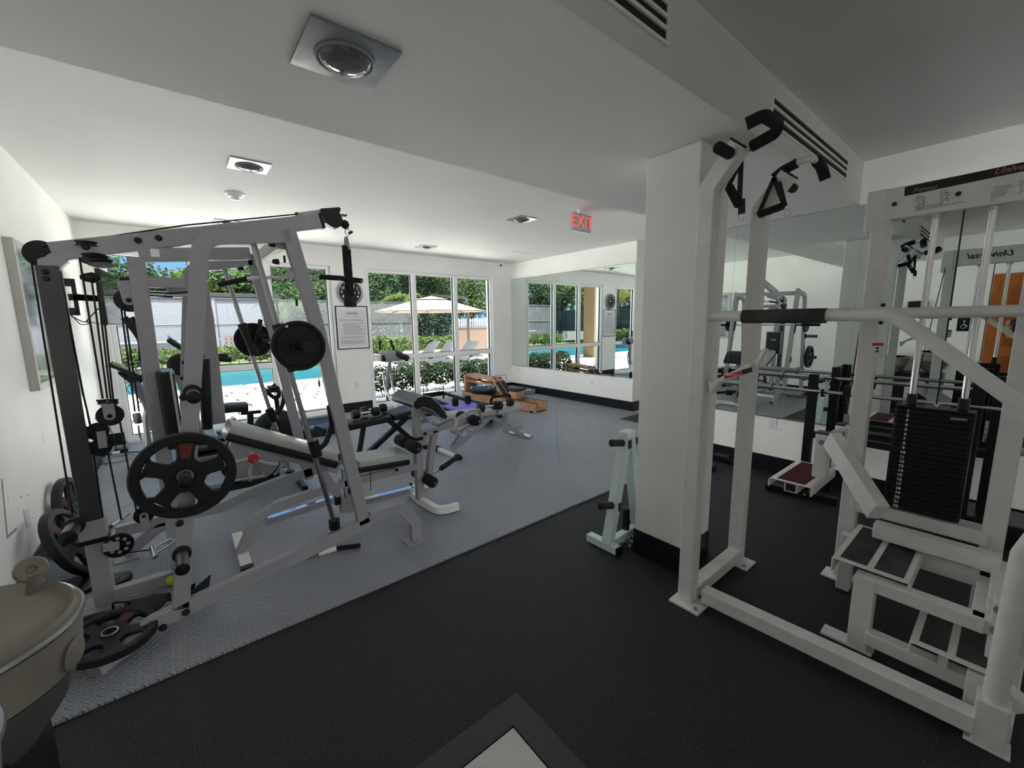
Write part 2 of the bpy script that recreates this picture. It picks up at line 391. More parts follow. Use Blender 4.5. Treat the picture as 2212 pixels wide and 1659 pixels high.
# window frames, each pane its own part
def window(i, x0, x1):
    o = thing('window_%d' % i, None, None, ((x0 + x1) / 2, YW, ZB)); o['kind'] = 'structure'
    d0, d1 = YW + .02, YW + .12
    f = MB(); t = .05
    f.bb((x0, d0, ZB), (x0 + t, d1, ZT)).bb((x1 - t, d0, ZB), (x1, d1, ZT)).bb((x0 + t, d0, ZT - t), (x1 - t, d1, ZT)).bb((x0 + t, d0, ZB), (x1 - t, d1, ZB + t))
    f.build('outer_frame', 'white_frame', o, .004)
    w3 = (x1 - x0) / 3
    for k in (1, 2): MB().bb((x0 + w3 * k - .045, d0, ZB + t), (x0 + w3 * k + .045, d1, ZT - t)).build('mullion', 'white_frame', o, .004)
    for k in range(3):
        a = x0 + w3 * k + (.045 if k else t); b = x0 + w3 * (k + 1) - (.045 if k < 2 else t)
        MB().bb((a, d0, .845), (b, d1, .935)).build('transom', 'white_frame', o, .004)
        for z0, z1 in ((ZB + t, .845), (.935, ZT - t)):
            MB().bb((a, d0 + .045, z0), (b, d0 + .052, z1)).build('pane', 'window_glass', o)
            g = MB(); s_ = .008
            g.bb((a, d0 + .03, z0), (a + s_, d0 + .07, z1)).bb((b - s_, d0 + .03, z0), (b, d0 + .07, z1)).bb((a, d0 + .03, z1 - s_), (b, d0 + .07, z1)).bb((a, d0 + .03, z0), (b, d0 + .07, z0 + s_))
            g.build('gasket', 'black_rubber', o)
    MB().bb((x0 - .02, YW - .012, ZT), (x1 + .02, YW + .02, ZT + .03)).bb((x1, YW - .012, ZB), (x1 + .025, YW + .02, ZT)).bb((x0 - .025, YW - .012, ZB), (x0, YW + .02, ZT)).build('casing', 'white_frame', o, .003)
    MB().bb((x0, YW - .01, -.0), (x1, YW + .02, ZB)).build('sill', 'white_frame', o, .003)
for i, (a, b) in enumerate(W): window(i + 1, a, b)
# mirrors, each sheet its own object part
def mirror(name, x, y0, y1, n, label):
    o = thing(name, label, 'mirror', (x, (y0 + y1) / 2, .555))
    L = (y1 - y0) / n
    for k in range(n): MB().bb((x - .006, y0 + L * k + .0008, .56), (x, y0 + L * (k + 1) - .0008, HS - .005 if x > 5 else HS - .002)).build('mirror_sheet', 'mirror', o)
    MB().bb((x - .010, y0, .548), (x, y1, .56)).build('bottom_channel', 'steel', o)
    MB().bb((x - .010, y0, HS - .005), (x, y1, HS + .003)).build('top_channel', 'steel', o)
    return o
mirror('wall_mirror', XR1, 3.98, YW - .01, 3, 'frameless wall mirror in three sheets beside the far window')
XM = XR2
mm = thing('wall_mirror', 'large frameless mirror behind the barbells and the tall white weight station', 'mirror', (XR2, 1.5, .555))
ys = [-2.2, -1.2, -.1, .906, 1.9, 2.7]
for a, b in zip(ys, ys[1:]): MB().bb((XR2 - .006, a + .0008, .56), (XR2, b - .0008, HS - .004)).build('mirror_sheet', 'mirror', mm)
MB().bb((XR2 - .010, ys[0], .548), (XR2, ys[-1], .56)).build('bottom_channel', 'steel', mm)
MB().bb((XR2 - .010, ys[0], HS - .004), (XR2, ys[-1], HS - .001)).build('top_channel', 'steel', mm)
# floor finishes -------------------------------------------------------
TX, TY = .833, 1.045
tf = thing('trim_1', None, None, (0, .5, 0)); tf['kind'] = 'structure'
W_ = .095
def ramp_strip(pts_out, pts_in, z0, z1, name='threshold_strip'):
    a, b = [V((*p, .0)) for p in pts_out]; c, d = [V((*p, 0)) for p in pts_in]
    MB().add([a + V((0, 0, z1)), b + V((0, 0, z1)), d + V((0, 0, z0)), c + V((0, 0, z0)), a + V((0, 0, .0005)), b + V((0, 0, .0005)), d + V((0, 0, .0005)), c + V((0, 0, .0005))],
             [(0, 1, 2, 3), (4, 7, 6, 5), (0, 4, 5, 1), (3, 2, 6, 7), (0, 3, 7, 4), (1, 5, 6, 2)]).build(name, 'strip_rubber', tf, .0015)
ramp_strip(((XL + .02, TY + W_), (TX + W_, TY + W_)), ((XL + .02, TY), (TX, TY)), .006, .013)
ramp_strip(((TX + W_, TY + W_), (TX + W_, -2.5)), ((TX, TY), (TX, -2.5)), .006, .013)
tl = thing('floor_tiling', None, None, (0, .3, 0)); tl['kind'] = 'structure'
tile0 = None
for i in range(3):
    for j in range(6):
        x1_ = TX - .004 - i * .6; x0_ = max(XL + .02, x1_ - .596); y1_ = TY - .004 - j * .6; y0_ = y1_ - .596
        if x1_ - x0_ > .05: MB().bb((x0_, y0_, .0005), (x1_, y1_, .0035)).build('tile', 'tile_white', tl, .001)
# interlocking foam tiles
MY0 = 2.165; PIT = .60
mt = thing('foam_floor_mat', 'grey interlocking diamond-tread foam tiles covering the floor from the gym to the windows', 'floor mat', (2.5, 4.6, 0))
def wave(s):  # puzzle edge, same on opposite sides so the tiles interlock
    return .007 * (1 if (s * 12) % 1 < .5 else -1)
def tile_mesh(left, right, bot, top, hx=PIT, hy=PIT):
    n = 24; g = .0006; pts = []
    def side(flat, f):
        for k in range(n):
            s0, s1 = (k + .12) / n, (k + .88) / n; c = 0 if flat else wave((k + .5) / n)
            yield f(s0, c); yield f(s1, c)
    pts += list(side(bot, lambda s, c: (g + s * (hx - 2 * g), g + c)))
    pts += list(side(right, lambda s, c: (hx - g + c, g + s * (hy - 2 * g))))
    pts += [p for p in list(side(top, lambda s, c: (g + s * (hx - 2 * g), hy - g + c)))[::-1]]
    pts += [p for p in list(side(left, lambda s, c: (g + c, g + s * (hy - 2 * g))))[::-1]]
    m = MB().prism([V((x, y, .001)) for x, y in pts], (0, 0, .012))
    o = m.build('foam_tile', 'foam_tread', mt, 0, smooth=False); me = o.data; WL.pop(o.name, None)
    bpy.data.objects.remove(o)
    # undo the parent offset
    me.transform(Matrix.Translation(WL[mt.name])); return me
cache = {}
nx = int((XR1 - XL) / PIT) + 1; ny = int((YW - MY0) / PIT) + 1
for i in range(nx):
    for j in range(ny):
        x0_ = XL + .015 + i * PIT; y0_ = MY0 + j * PIT
        hx = min(PIT, XR1 - .02 - x0_); hy = min(PIT, YW - .02 - y0_)
        if hx < .05 or hy < .05: continue
        if x0_ > 4.55 and y0_ < 2.3: pass
        key = (i == 0, i == nx - 1, j == 0, j == ny - 1, round(hx, 3), round(hy, 3))
        if key not in cache: cache[key] = tile_mesh(*key)
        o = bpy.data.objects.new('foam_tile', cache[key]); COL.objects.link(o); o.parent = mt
        o.location = V((x0_, y0_, 0)) - WL[mt.name] + V((random.uniform(-.0004, .0004), random.uniform(-.0004, .0004), random.uniform(-.0004, .0004)))
# doorway mat at the corridor
MB().bb((5.15, 3.1, .0145), (5.95, 3.75, .02)).build('doormat', 'black_rubber', None, .002, label='dark flat doormat at the corridor opening beyond the pillar', cat='mat')
struct(MB().bb((5.8, 2.76, .0005), (8.0, 3.95, .004)), 'floor_corridor', 'tile_white')
# ceiling fittings -------------------------------------------------------
def recessed(x, y, z, label, s=.27):
    o = thing('ceiling_light', label, 'ceiling light', (x, y, z), 'recessed ceiling lights')
    h = s / 2; n = 32; r0 = .092
    ring = [V((x + r0 * cos(2 * pi * k / n), y + r0 * sin(2 * pi * k / n), z - .012)) for k in range(n)]
    ro = []
    for k in range(n):
        a = 2 * pi * k / n; q = 1 / max(abs(cos(a)), abs(sin(a))); ro.append(V((x + h * cos(a) * q, y + h * sin(a) * q, z - .010)))
    rt = [V((p.x, p.y, z)) for p in ro]; n2 = n
    m = MB(); m.add(ring + ro + rt, [(k, (k + 1) % n, n + (k + 1) % n, n + k) for k in range(n)] + [(n + k, n + (k + 1) % n, 2 * n + (k + 1) % n, 2 * n + k) for k in range(n)])
    m.build('trim_plate', 'steel_soft', o, 0)
    MB().lathe((x, y, z - .002), (0, 0, -1), [(r0 + .004, .004), (r0 + .006, .014), (r0, .018), (r0 - .006, .012), (r0 - .004, .003), (r0 + .004, .004)], 32).build('rim', 'plastic_grey', o)
    MB().lathe((x, y, z - .001), (0, 0, -1), [(r0 - .006, 0), (r0 - .006, .016), (r0 - .02, .030), (r0 - .045, .038), (.02, .042), (.002, .042)], 32).build('lens', 'lens', o)
    return o
mat('steel_soft', (.42, .43, .44), .25, .9, bump=(4, .3, .01)); mat('lens', (.16, .165, .16), .06, .3)
recessed(.551, 1.567, HS, 'large square silver recessed light in the low soffit, nearest of the ceiling lights', .285)
recessed(.588, 3.962, HC, 'square silver recessed light between the soffit and the smoke detector')
recessed(.631, 6.227, HC, 'square silver recessed light half hidden behind the gym top beam')
recessed(3.421, 3.994, HC, 'square silver recessed light left of the exit sign')
recessed(3.344, 6.325, HC, 'small square silver recessed light near the window wall above the sign board')
recessed(2.9, -.9, HC, 'square silver recessed light seen in the large mirror')
o = thing('smoke_detector', 'round white smoke detector on the ceiling above the gym', 'smoke detector', (.58, 4.861, HC))
MB().lathe((.58, 4.861, HC), (0, 0, -1), [(.085, 0), (.085, .012), (.07, .022)], 32).build('base', 'white_plastic', o)
MB().lathe((.58, 4.861, HC - .022), (0, 0, -1), [(.062, 0), (.060, .010), (.045, .016)], 32).build('housing', 'white_plastic', o)
MB().lathe((.58, 4.861, HC - .038), (0, 0, -1), [(.036, 0), (.034, .022), (.025, .026)], 24).build('sensor', 'chrome', o)
# exit sign
ex = thing('exit_sign', 'grey exit sign with glowing red letters hanging from the ceiling', 'exit sign', (3.72, 3.28, HC))
mat('orange_dark', (.28, .075, .015), .4)
mat('sign_grey', (.42, .42, .40), .5)
ec = P(1259, 481, y=3.26); exw = .30; exh = .19
MB().bb((ec.x - exw / 2, 3.26, ec.z - exh / 2), (ec.x + exw / 2, 3.31, ec.z + exh / 2)).build('housing', 'sign_grey', ex, .012)
MB().bb((ec.x - .11, 3.268, ec.z - exh / 2 - .008), (ec.x + .11, 3.302, ec.z - exh / 2)).build('downlight', 'white_plastic', ex)
MB().bb((ec.x - .05, 3.262, ec.z + exh / 2), (ec.x + .07, 3.302, HC)).build('canopy', 'white_plastic', ex, .004)
text('EXIT', .185, 'exit_red', ex, (ec.x - .005, 3.2585, ec.z), (1, 0, 0), (0, 0, 1), ext=.0015, bold=-.0015)
MB().prism([V((ec.x + .118, 3.2575, ec.z + .03)), V((ec.x + .14, 3.2575, ec.z)), V((ec.x + .118, 3.2575, ec.z - .03)), V((ec.x + .112, 3.2575, ec.z - .024)), V((ec.x + .128, 3.2575, ec.z)), V((ec.x + .112, 3.2575, ec.z + .024))], (0, .001, 0)).build('arrow', 'exit_red', ex)
# camera dome
c = thing('security_camera', 'small white dome security camera at the top of the window wall corner', 'security camera', (5.48, 7.10, 2.74))
MB().lathe((5.48, 7.08, HC), (0, 0, -1), [(.06, 0), (.06, .02), (.055, .03)], 24).build('mount', 'white_plastic', c)
MB().lathe((5.48, 7.08, HC - .03), (0, 0, -1), [(.05, 0), (.054, .03), (.045, .055), (.02, .07), (.002, .072)], 24).build('ball', 'white_plastic', c)
MB().lathe((5.45, 7.045, HC - .062), (-.45, -1, -.25), [(.022, 0), (.022, .006), (.016, .010), (.002, .012)], 20).build('lens', 'screen_glass', c)
MB().bb((4.75, 5.83, HC - .006), (5.22, 6.22, HC)).build('ceiling_access_panel', 'ceiling_paint', None, .002, label='flat square access panel in the ceiling near the far corner', cat='access panel')
# vents in the soffit face
def vent(x0, x1, z0, z1, label):
    o = thing('air_vent', label, 'air vent', ((x0 + x1) / 2, Y1, z0), 'slot vents in the soffit')
    MB().bb((x0, Y1 - .004, z0), (x1, Y1, z1)).build('backing', 'vent_dark', o)
    h = z1 - z0; n = 3
    f = MB(); t = .012
    f.bb((x0 - t, Y1 - .012, z0 - t), (x1 + t, Y1, z0)).bb((x0 - t, Y1 - .012, z1), (x1 + t, Y1, z1 + t)).bb((x0 - t, Y1 - .012, z0), (x0, Y1, z1)).bb((x1, Y1 - .012, z0), (x1 + t, Y1, z1))
    f.build('surround', 'wall_paint', o, .002)
    for k in (1, 2): MB().bb((x0, Y1 - .012, z0 + h * k / 3 - .007), (x1, Y1 - .002, z0 + h * k / 3 + .007)).build('slat', 'wall_paint', o)
vent(2.53, 3.97, 2.515, 2.635, 'long black three-slot air vent above the pull-up handles')
vent(.25, 1.515, 2.515, 2.635, 'black three-slot air vent at the top edge of the view')
# outlets and switches
def outlet(p, n, label, s=1.0, blank=False):
    p = V(p); n = V(n); r_ = n.cross(V((0, 0, 1))); o = thing('wall_outlet', label, 'outlet', p, 'wall outlets')
    def bx(a, b, d0, d1): # a,b in plane coords
        m = MB(); c1 = p + r_ * a[0] + V((0, 0, a[1])) + n * d0; c2 = p + r_ * b[0] + V((0, 0, b[1])) + n * d1; return m.bb(c1, c2)
    bx((-.036, -.058), (.036, .058), 0, .006).build('cover_plate', 'white_plastic', o, .003)
    if blank: return
    for dz in (.02, -.02):
        k = bx((-.017, dz - .014), (.017, dz + .014), .005, .008).build('socket', 'white_plastic', o, .003)
        for dx in (-.007, .007): bx((dx - .0015, dz - .004), (dx + .0015, dz + .007), .008, .0085).build('slot', 'black_plastic', k)
outlet(P(771, 832, y=YW), (0, -1, 0), 'white outlet below the framed rules on the window wall')
outlet(P(1122, 800, x=XR1), (-1, 0, 0), 'white outlet under the far mirror, beside the corner')
outlet(P(1279, 826, x=XR1), (-1, 0, 0), 'white outlet under the far mirror, right of the rowing machine')
outlet(P(1669, 915, x=XR2), (-1, 0, 0), 'white outlet under the large mirror behind the chin-up posts')
outlet(P(57, 1117, x=XL), (1, 0, 0), 'blank white wall plate low on the left wall near the leaning plates', blank=True)
outlet((XL, 6.55, .42), (1, 0, 0), 'white outlet low on the left wall below the television')
# clock
ck = thing('wall_clock', 'round wall clock with black dial and silver rim', 'clock', P(755, 632, y=YW))
cc = P(755, 632, y=YW); q = cc + V((0, -.001, 0))
MB().lathe(q, (0, -1, 0), [(.21, 0), (.215, .02), (.205, .045), (.185, .05), (.176, .042), (.176, .01), (.21, 0)], 48).build('rim', 'steel', ck)
MB().lathe(q + V((0, -.036, 0)), (0, -1, 0), [(.178, 0), (.178, .004)], 48).build('dial', 'black_plastic', ck)
for k in range(1, 13):
    a_ = pi / 2 - k * pi / 6; text(str(k), .062, 'white_print', ck, q + V((.138 * cos(a_), -.0405, .138 * sin(a_))), (1, 0, 0), (0, 0, 1), 'numeral', bold=.001)
for an, L, w0, nm in ((R(54), .125, .010, 'minute_hand'), (R(-4), .085, .014, 'hour_hand')):
    d = V((cos(an), 0, sin(an))); MB().beam([q + V((0, -.043, 0)) - d * .02, q + V((0, -.043, 0)) + d * L], w0, .002, (0, 1, 0)).build(nm, 'white_print', ck)
# framed rules
fr = thing('framed_notice', 'framed printed gym rules with thin black frame under the clock', 'framed notice', (2.34, YW, 1.08))
fx0, fx1, fz0, fz1 = 2.075, 2.605, 1.085, 1.80
f = MB(); t = .014
f.bb((fx0, YW - .02, fz0), (fx0 + t, YW, fz1)).bb((fx1 - t, YW - .02, fz0), (fx1, YW, fz1)).bb((fx0, YW - .02, fz1 - t), (fx1, YW, fz1)).bb((fx0, YW - .02, fz0), (fx1, YW, fz0 + t))
f.build('frame', 'black_plastic', fr, .002)
MB().bb((fx0 + t, YW - .010, fz0 + t), (fx1 - t, YW, fz1 - t)).build('mat_board', 'white_plastic', fr)
MB().bb((fx0 + .04, YW - .012, fz0 + .05), (fx1 - .04, YW - .010, fz1 - .06)).build('paper_sheet', 'paper', fr)
text('GYM RULES', .038, 'ink', fr, (2.34, YW - .013, fz1 - .125), (1, 0, 0), (0, 0, 1), bold=.0008)
text('PLEASE FOLLOW THESE RULES AT ALL TIMES', .0125, 'ink', fr, (2.34, YW - .013, fz1 - .175), (1, 0, 0), (0, 0, 1))
rl = MB(); z = fz1 - .225; random.seed(3)
for g, (n_, ind) in enumerate(((3, 0), (16, .05), (3, 0), (5, 0))):
    for k in range(n_):
        L = random.uniform(.25, .40) if n_ == 16 else random.uniform(.36, .43)
        rl.bb((fx0 + .055 + ind, YW - .0126, z), (min(fx0 + .055 + ind + L, fx1 - .05), YW - .0120, z + .0045)); z -= .0128
    z -= .022
mat('ink_soft', (.22, .22, .25), .7)
rl.build('small_print', 'ink_soft', fr, kind='stuff')
# picture on the left wall
pf = thing('picture_frame', 'large pale framed print behind glass on the left wall', 'picture', (XL, 4.53, 1.08))
py0, py1, pz0, pz1, dp = 4.16, 4.92, 1.08, 2.08, .045
f = MB(); t = .045
f.bb((XL, py0, pz0), (XL + dp, py0 + t, pz1)).bb((XL, py1 - t, pz0), (XL + dp, py1, pz1)).bb((XL, py0 + t, pz0), (XL + dp, py1 - t, pz0 + t)).bb((XL, py0 + t, pz1 - t), (XL + dp, py1 - t, pz1))
mat('frame_wood_white', (.55, .54, .50), .45, noise=(20, .1)); f.build('frame', 'frame_wood_white', pf, .003)
mat('print_abstract', (.45, .52, .62), .35, noise=(3.5, 0), var=(.10, .13, .10)); MATS['print_abstract'].node_tree.nodes['Principled BSDF'].inputs['Coat Weight'].default_value = 1
MATS['print_abstract'].node_tree.nodes['Principled BSDF'].inputs['Coat Roughness'].default_value = .02
MB().bb((XL, py0 + t, pz0 + t), (XL + .02, py1 - t, pz1 - t)).build('print', 'print_abstract', pf)
# television on a swing arm
tv = thing('television', 'flat black television on a swing arm on the left wall', 'television', (XL, 5.9, 1.7))
c0 = P(212, 572, x=-.46); 
ya = 6.02; yb = 6.42
A = P(213, 574, y=5.75); B = P(252, 601, y=6.65)
# screen: near edge top/bottom at (213,574)/(213,700); far edge at (252,601)/(252,704)
n1 = P(213, 574, y=5.55); n2 = P(213, 702, y=5.55); f1 = P(252, 601, y=6.35); f2 = P(252, 704, y=6.35)
zt, zb_ = (n1.z + f1.z) / 2, (n2.z + f2.z) / 2
na = V((n1.x, n1.y, 0)); fa = V((f1.x, f1.y, 0)); dr = (fa - na).normalized(); nrm = V((dr.y, -dr.x, 0))
def slab(off0, off1, i0, i1, z0, z1):
    L = (fa - na).length; a = na + dr * i0; b = na + dr * (L - i1)
    return MB().prism([V((*(a + nrm * off0).xy, z0)), V((*(b + nrm * off0).xy, z0)), V((*(b + nrm * off1).xy, z0)), V((*(a + nrm * off1).xy, z0))], (0, 0, z1 - z0))
slab(-.035, -.001, 0, 0, zb_, zt).build('housing', 'black_plastic', tv, .004)
slab(-.001, .002, .012, .012, zb_ + .02, zt - .012).build('screen', 'screen_glass', tv)
slab(-.07, -.035, .2, .2, zb_ + .08, zt - .15).build('rear_box', 'black_plastic', tv, .01)
mid = (na + fa) / 2 - nrm * .07; mid.z = (zt + zb_) / 2
w0 = V((XL + .06, mid.y - .1, mid.z)); w1 = V((XL + .2, mid.y - .25, mid.z))
ar = MB().beam([V((XL + .05, w1.y, mid.z)), V((XL + .10, w1.y, mid.z)), mid], .03, .06); ar.build('swing_arm', 'black_plastic', tv, .003)
MB().bb((XL, w1.y - .05, mid.z - .20), (XL + .03, w1.y + .05, mid.z + .20)).bb((XL + .03, w1.y - .03, mid.z + .10), (XL + .09, w1.y + .03, mid.z + .17)).bb((XL + .03, w1.y - .03, mid.z - .17), (XL + .09, w1.y + .03, mid.z - .10)).bb((XL + .08, w1.y - .015, mid.z - .17), (XL + .11, w1.y + .015, mid.z + .17)).build('wall_bracket', 'black_plastic', tv, .003)
MB().tube([V((XL + .05, w1.y, mid.z - .18)), V((XL + .12, w1.y + .1, mid.z - .24)), V((XL + .2, w1.y + .2, mid.z - .12)), mid + V((0, 0, -.05))], .005, 8, .05).build('cable', 'black_rubber', tv)
MB().tube([V((XL + .05, w1.y, mid.z - .17)), V((XL + .10, w1.y, mid.z - .26)), V((XL + .17, w1.y + .02, mid.z - .25)), V((XL + .12, w1.y + .05, mid.z - .22)), V((XL + .26, w1.y + .1, mid.z - .26))], .004, 8, .03).build('cable', 'black_rubber', tv)
# scuffs and stains on the walls
def scuff(x, y0, y1, z0, z1, n):
    m = MB()
    for k in range(n):
        y = random.uniform(y0, y1); zz = random.uniform(z0, z1); a = random.uniform(0, pi); L = random.uniform(.01, .05)
        sgn = 1 if x < 0 else -1
        m.beam([V((x + sgn * .0006, y, zz)), V((x + sgn * .0006, y + L * cos(a), zz + L * sin(a)))], .003, .0006, (1, 0, 0))
    return m
random.seed(11)
scuff(XR1, 4.1, 6.8, .2, .5, 26).build('scuff_marks', 'mark_grey', None, kind='stuff', label='small dark scuffs on the wall under the far mirror', cat='scuff')
scuff(XR2, -.3, 2.0, .2, .52, 22).build('scuff_marks', 'mark_grey', None, kind='stuff', label='small dark scuffs on the wall under the large mirror', cat='scuff')
scuff(XL, 3.3, 5.4, .25, .8, 16).build('scuff_marks', 'mark_grey', None, kind='stuff', label='small dark scuffs on the left wall above the leaning plates', cat='scuff')
_a = [P(4, 1035, x=XL + .001), P(16, 1160, x=XL + .001), P(36, 1142, x=XL + .001)]
MB().beam(_a, .014, .0015, (1, 0, 0)).build('wall_scrape', 'mark_grey', None, label='dark L-shaped scrape low on the left wall above the drinking fountain', cat='scrape')
# door in the corridor
dr1 = thing('door_1', None, None, (6.6, 3.97, 0)); dr1['kind'] = 'structure'
MB().bb((6.08, 3.93, 0), (7.0, 3.968, 2.1)).build('leaf', 'white_frame', dr1, .003)
MB().bb((6.02, 3.92, 0), (6.08, 3.97, 2.16)).bb((7.0, 3.92, 0), (7.06, 3.97, 2.16)).bb((6.02, 3.92, 2.1), (7.06, 3.97, 2.16)).build('frame', 'white_frame', dr1, .003)
hd = P(1386, 762, y=3.9)
MB().bb((6.09, 3.90, 1.0), (6.13, 3.93, 1.28)).build('lock_plate', 'black_plastic', dr1, .004)
# orange wooden door on the left wall behind the viewer (seen in the large mirror)
dr2 = thing('door_2', None, None, (XL, -.12, 0)); dr2['kind'] = 'structure'
MB().bb((XL, -.60, 0), (XL + .045, .36, 2.12)).build('frame', 'orange_wood', dr2, .004)
MB().bb((XL + .045, -.52, .02), (XL + .055, .28, 2.04)).build('leaf', 'orange_wood', dr2, .003)
for z0, z1 in ((.2, .9), (1.05, 1.9)): MB().bb((XL + .055, -.42, z0), (XL + .068, .18, z1)).build('panel', 'orange_dark', dr2, .01)
# ================================================================== outdoors
GZ = -.06
struct(MB().bb((-60, YW + .22, GZ - .8), (60, 90, GZ - .7)), 'ground_base', 'bark')
# deck of concrete pavers around the pool; pool x -14..4.6, y 12.65..18.2
PLX0, PLX1, PLY0, PLY1 = -14.0, 5.2, 12.65, 18.2
dk = thing('pool_deck', None, None, (4, 12, GZ)); dk['kind'] = 'structure'
base = MB()
for a, b in (((-30, YW + .22), (40, PLY0)), ((PLX1, PLY0), (40, 30)), ((-30, PLY1), (PLX1, 19.3)), ((-30, PLY0), (PLX0, PLY1))): base.bb((a[0], a[1], GZ - .7), (b[0], b[1], GZ - .012))
base.build('joint_bed', 'deck_joint', dk)
def paver_mesh(w_, h): 
    o = MB().bb((0, 0, 0), (w_ - .07, h - .06, .012)).build('paver', 'deck', dk, 0, smooth=False); me = o.data; bpy.data.objects.remove(o); me.transform(Matrix.Translation(WL[dk.name])); return me
pm = [paver_mesh(.8, .4), paver_mesh(.4, .4)]
random.seed(5); cnt = 0
rest = MB()
yy = YW + .24; row = 0
while yy < PLY0 - .05:
    xx = -3.2 + (row % 3) * -.27
    while xx < 11:
        k = random.choice((0, 0, 0, 1)); w_ = (.8, .4)[k]
        if cnt < 296 and xx < 6.4:
            o = bpy.data.objects.new('paver', pm[k]); COL.objects.link(o); o.parent = dk; o.location = V((xx, yy, GZ - .012 + random.uniform(0, .004))) - WL[dk.name]; cnt += 1
        else: rest.bb((xx, yy, GZ - .012), (xx + w_ - .07, yy + .34, GZ + .008))
        xx += w_
    yy += .4; row += 1
for (x0, y0, x1, y1, s_) in ((PLX1 + .05, PLY0, 26, 22, 1.2), (-12, PLY1 + .0, PLX1, 19.2, 1.1), (-14, YW + .24, -3.6, PLY0, .8), (11, YW + .24, 26, PLY0, .8)):
    y = y0
    while y < y1 - .1:
        x = x0
        while x < x1 - .1: rest.bb((x, y, GZ - .012), (min(x + s_, x1) - .03, min(y + s_, y1) - .03, GZ + .008)); x += s_
        y += s_
rest.build('far_pavers', 'deck', dk, kind='stuff')
pool = thing('swimming_pool', 'turquoise swimming pool with pale coping outside the windows', 'pool', (-4, 15.4, GZ))
MB().bb((PLX0, PLY0, GZ - .5), (PLX1, PLY1, GZ - .09)).build('water', 'water', pool)
cp = MB()
for a, b in (((PLX0 - .3, PLY0 - .3), (PLX1 + .3, PLY0)), ((PLX0 - .3, PLY1), (PLX1 + .3, PLY1 + .3)), ((PLX0 - .3, PLY0), (PLX0, PLY1)), ((PLX1, PLY0), (PLX1 + .3, PLY1))): cp.bb((a[0], a[1], GZ - .5), (b[0], b[1], GZ + .015))
cp.build('coping', 'deck', pool, .01)
# handrail at the pool
MB().tube([P(690, 834, z=GZ), P(690, 826, z=GZ) + V((0, 0, .12)), P(704, 818, z=GZ) + V((0, 0, .12))], .02, 8, .05).build('pool_handrail', 'steel', None, label='small curved steel pool handrail at the deck edge', cat='handrail')
# lawn beyond
MB().bb((-30, 19.3, GZ - .2), (8.5, 24, GZ)).build('lawn', 'grass', None, kind='stuff', label='sunny grass strip beyond the pool hedge', cat='grass')
# leaves ------------------------------------------------------------------
def foliage(name, m, parent, blobs, n, size, seed, label=None, cat=None, group=None, kind=None):
    """thousands of small leaf quads filling ellipsoid blobs [(centre, radii)]"""
    rnd = random.Random(seed); vs = []; fs = []
    tot = sum(b[1][0] * b[1][1] * b[1][2] for b in blobs)
    for c, rr in blobs:
        k = int(n * rr[0] * rr[1] * rr[2] / tot)
        for _ in range(k):
            a = rnd.uniform(0, 2 * pi); cz = rnd.uniform(-1, 1); q = math.sqrt(1 - cz * cz); rad = rnd.random() ** .28
            p = V(c) + V((rr[0] * q * cos(a) * rad, rr[1] * q * sin(a) * rad, rr[2] * cz * rad))
            u = V((rnd.gauss(0, 1), rnd.gauss(0, 1), rnd.gauss(0, .6))).normalized(); w_ = u.cross(V((rnd.gauss(0, 1), rnd.gauss(0, 1), rnd.gauss(0, 1)))).normalized()
            s_ = size * rnd.uniform(.6, 1.4); i = len(vs)
            vs += [p - u * s_, p + w_ * s_ * .45, p + u * s_, p - w_ * s_ * .45]; fs.append((i, i + 1, i + 2, i + 3))
    mb = MB(); mb.v = vs; mb.f = fs
    return mb.build(name, m, parent, 0, smooth=False, label=label, cat=cat, group=group, kind=kind)
def tree(x, y, h, r, m, seed, label, n=4200, size=.16, trunk=.12):
    o = thing('tree', label, 'tree', (x, y, GZ), 'trees beyond the fence')
    rnd = random.Random(seed); bl = []
    for k in range(9):
        a = rnd.uniform(0, 2 * pi); q = rnd.uniform(.15, .75) * r
        bl.append(((x + q * cos(a), y + q * sin(a), h * rnd.uniform(.42, .88)), (r * rnd.uniform(.35, .6), r * rnd.uniform(.35, .6), r * rnd.uniform(.3, .5))))
    foliage('crown', m, o, bl, n, size, seed)
    t = MB(); t.tube([V((x, y, GZ - .3)), V((x + .1, y, h * .4)), V((x - .05, y + .1, h * .75))], trunk, 8, scale=[1.2, 1, .6])
    for k in range(5):
        b = bl[k][0]; t.tube([V((x + .05, y, h * .38)), V(b)], trunk * .4, 6, scale=[1, .4])
    t.build('trunk', 'bark', o)
    return o
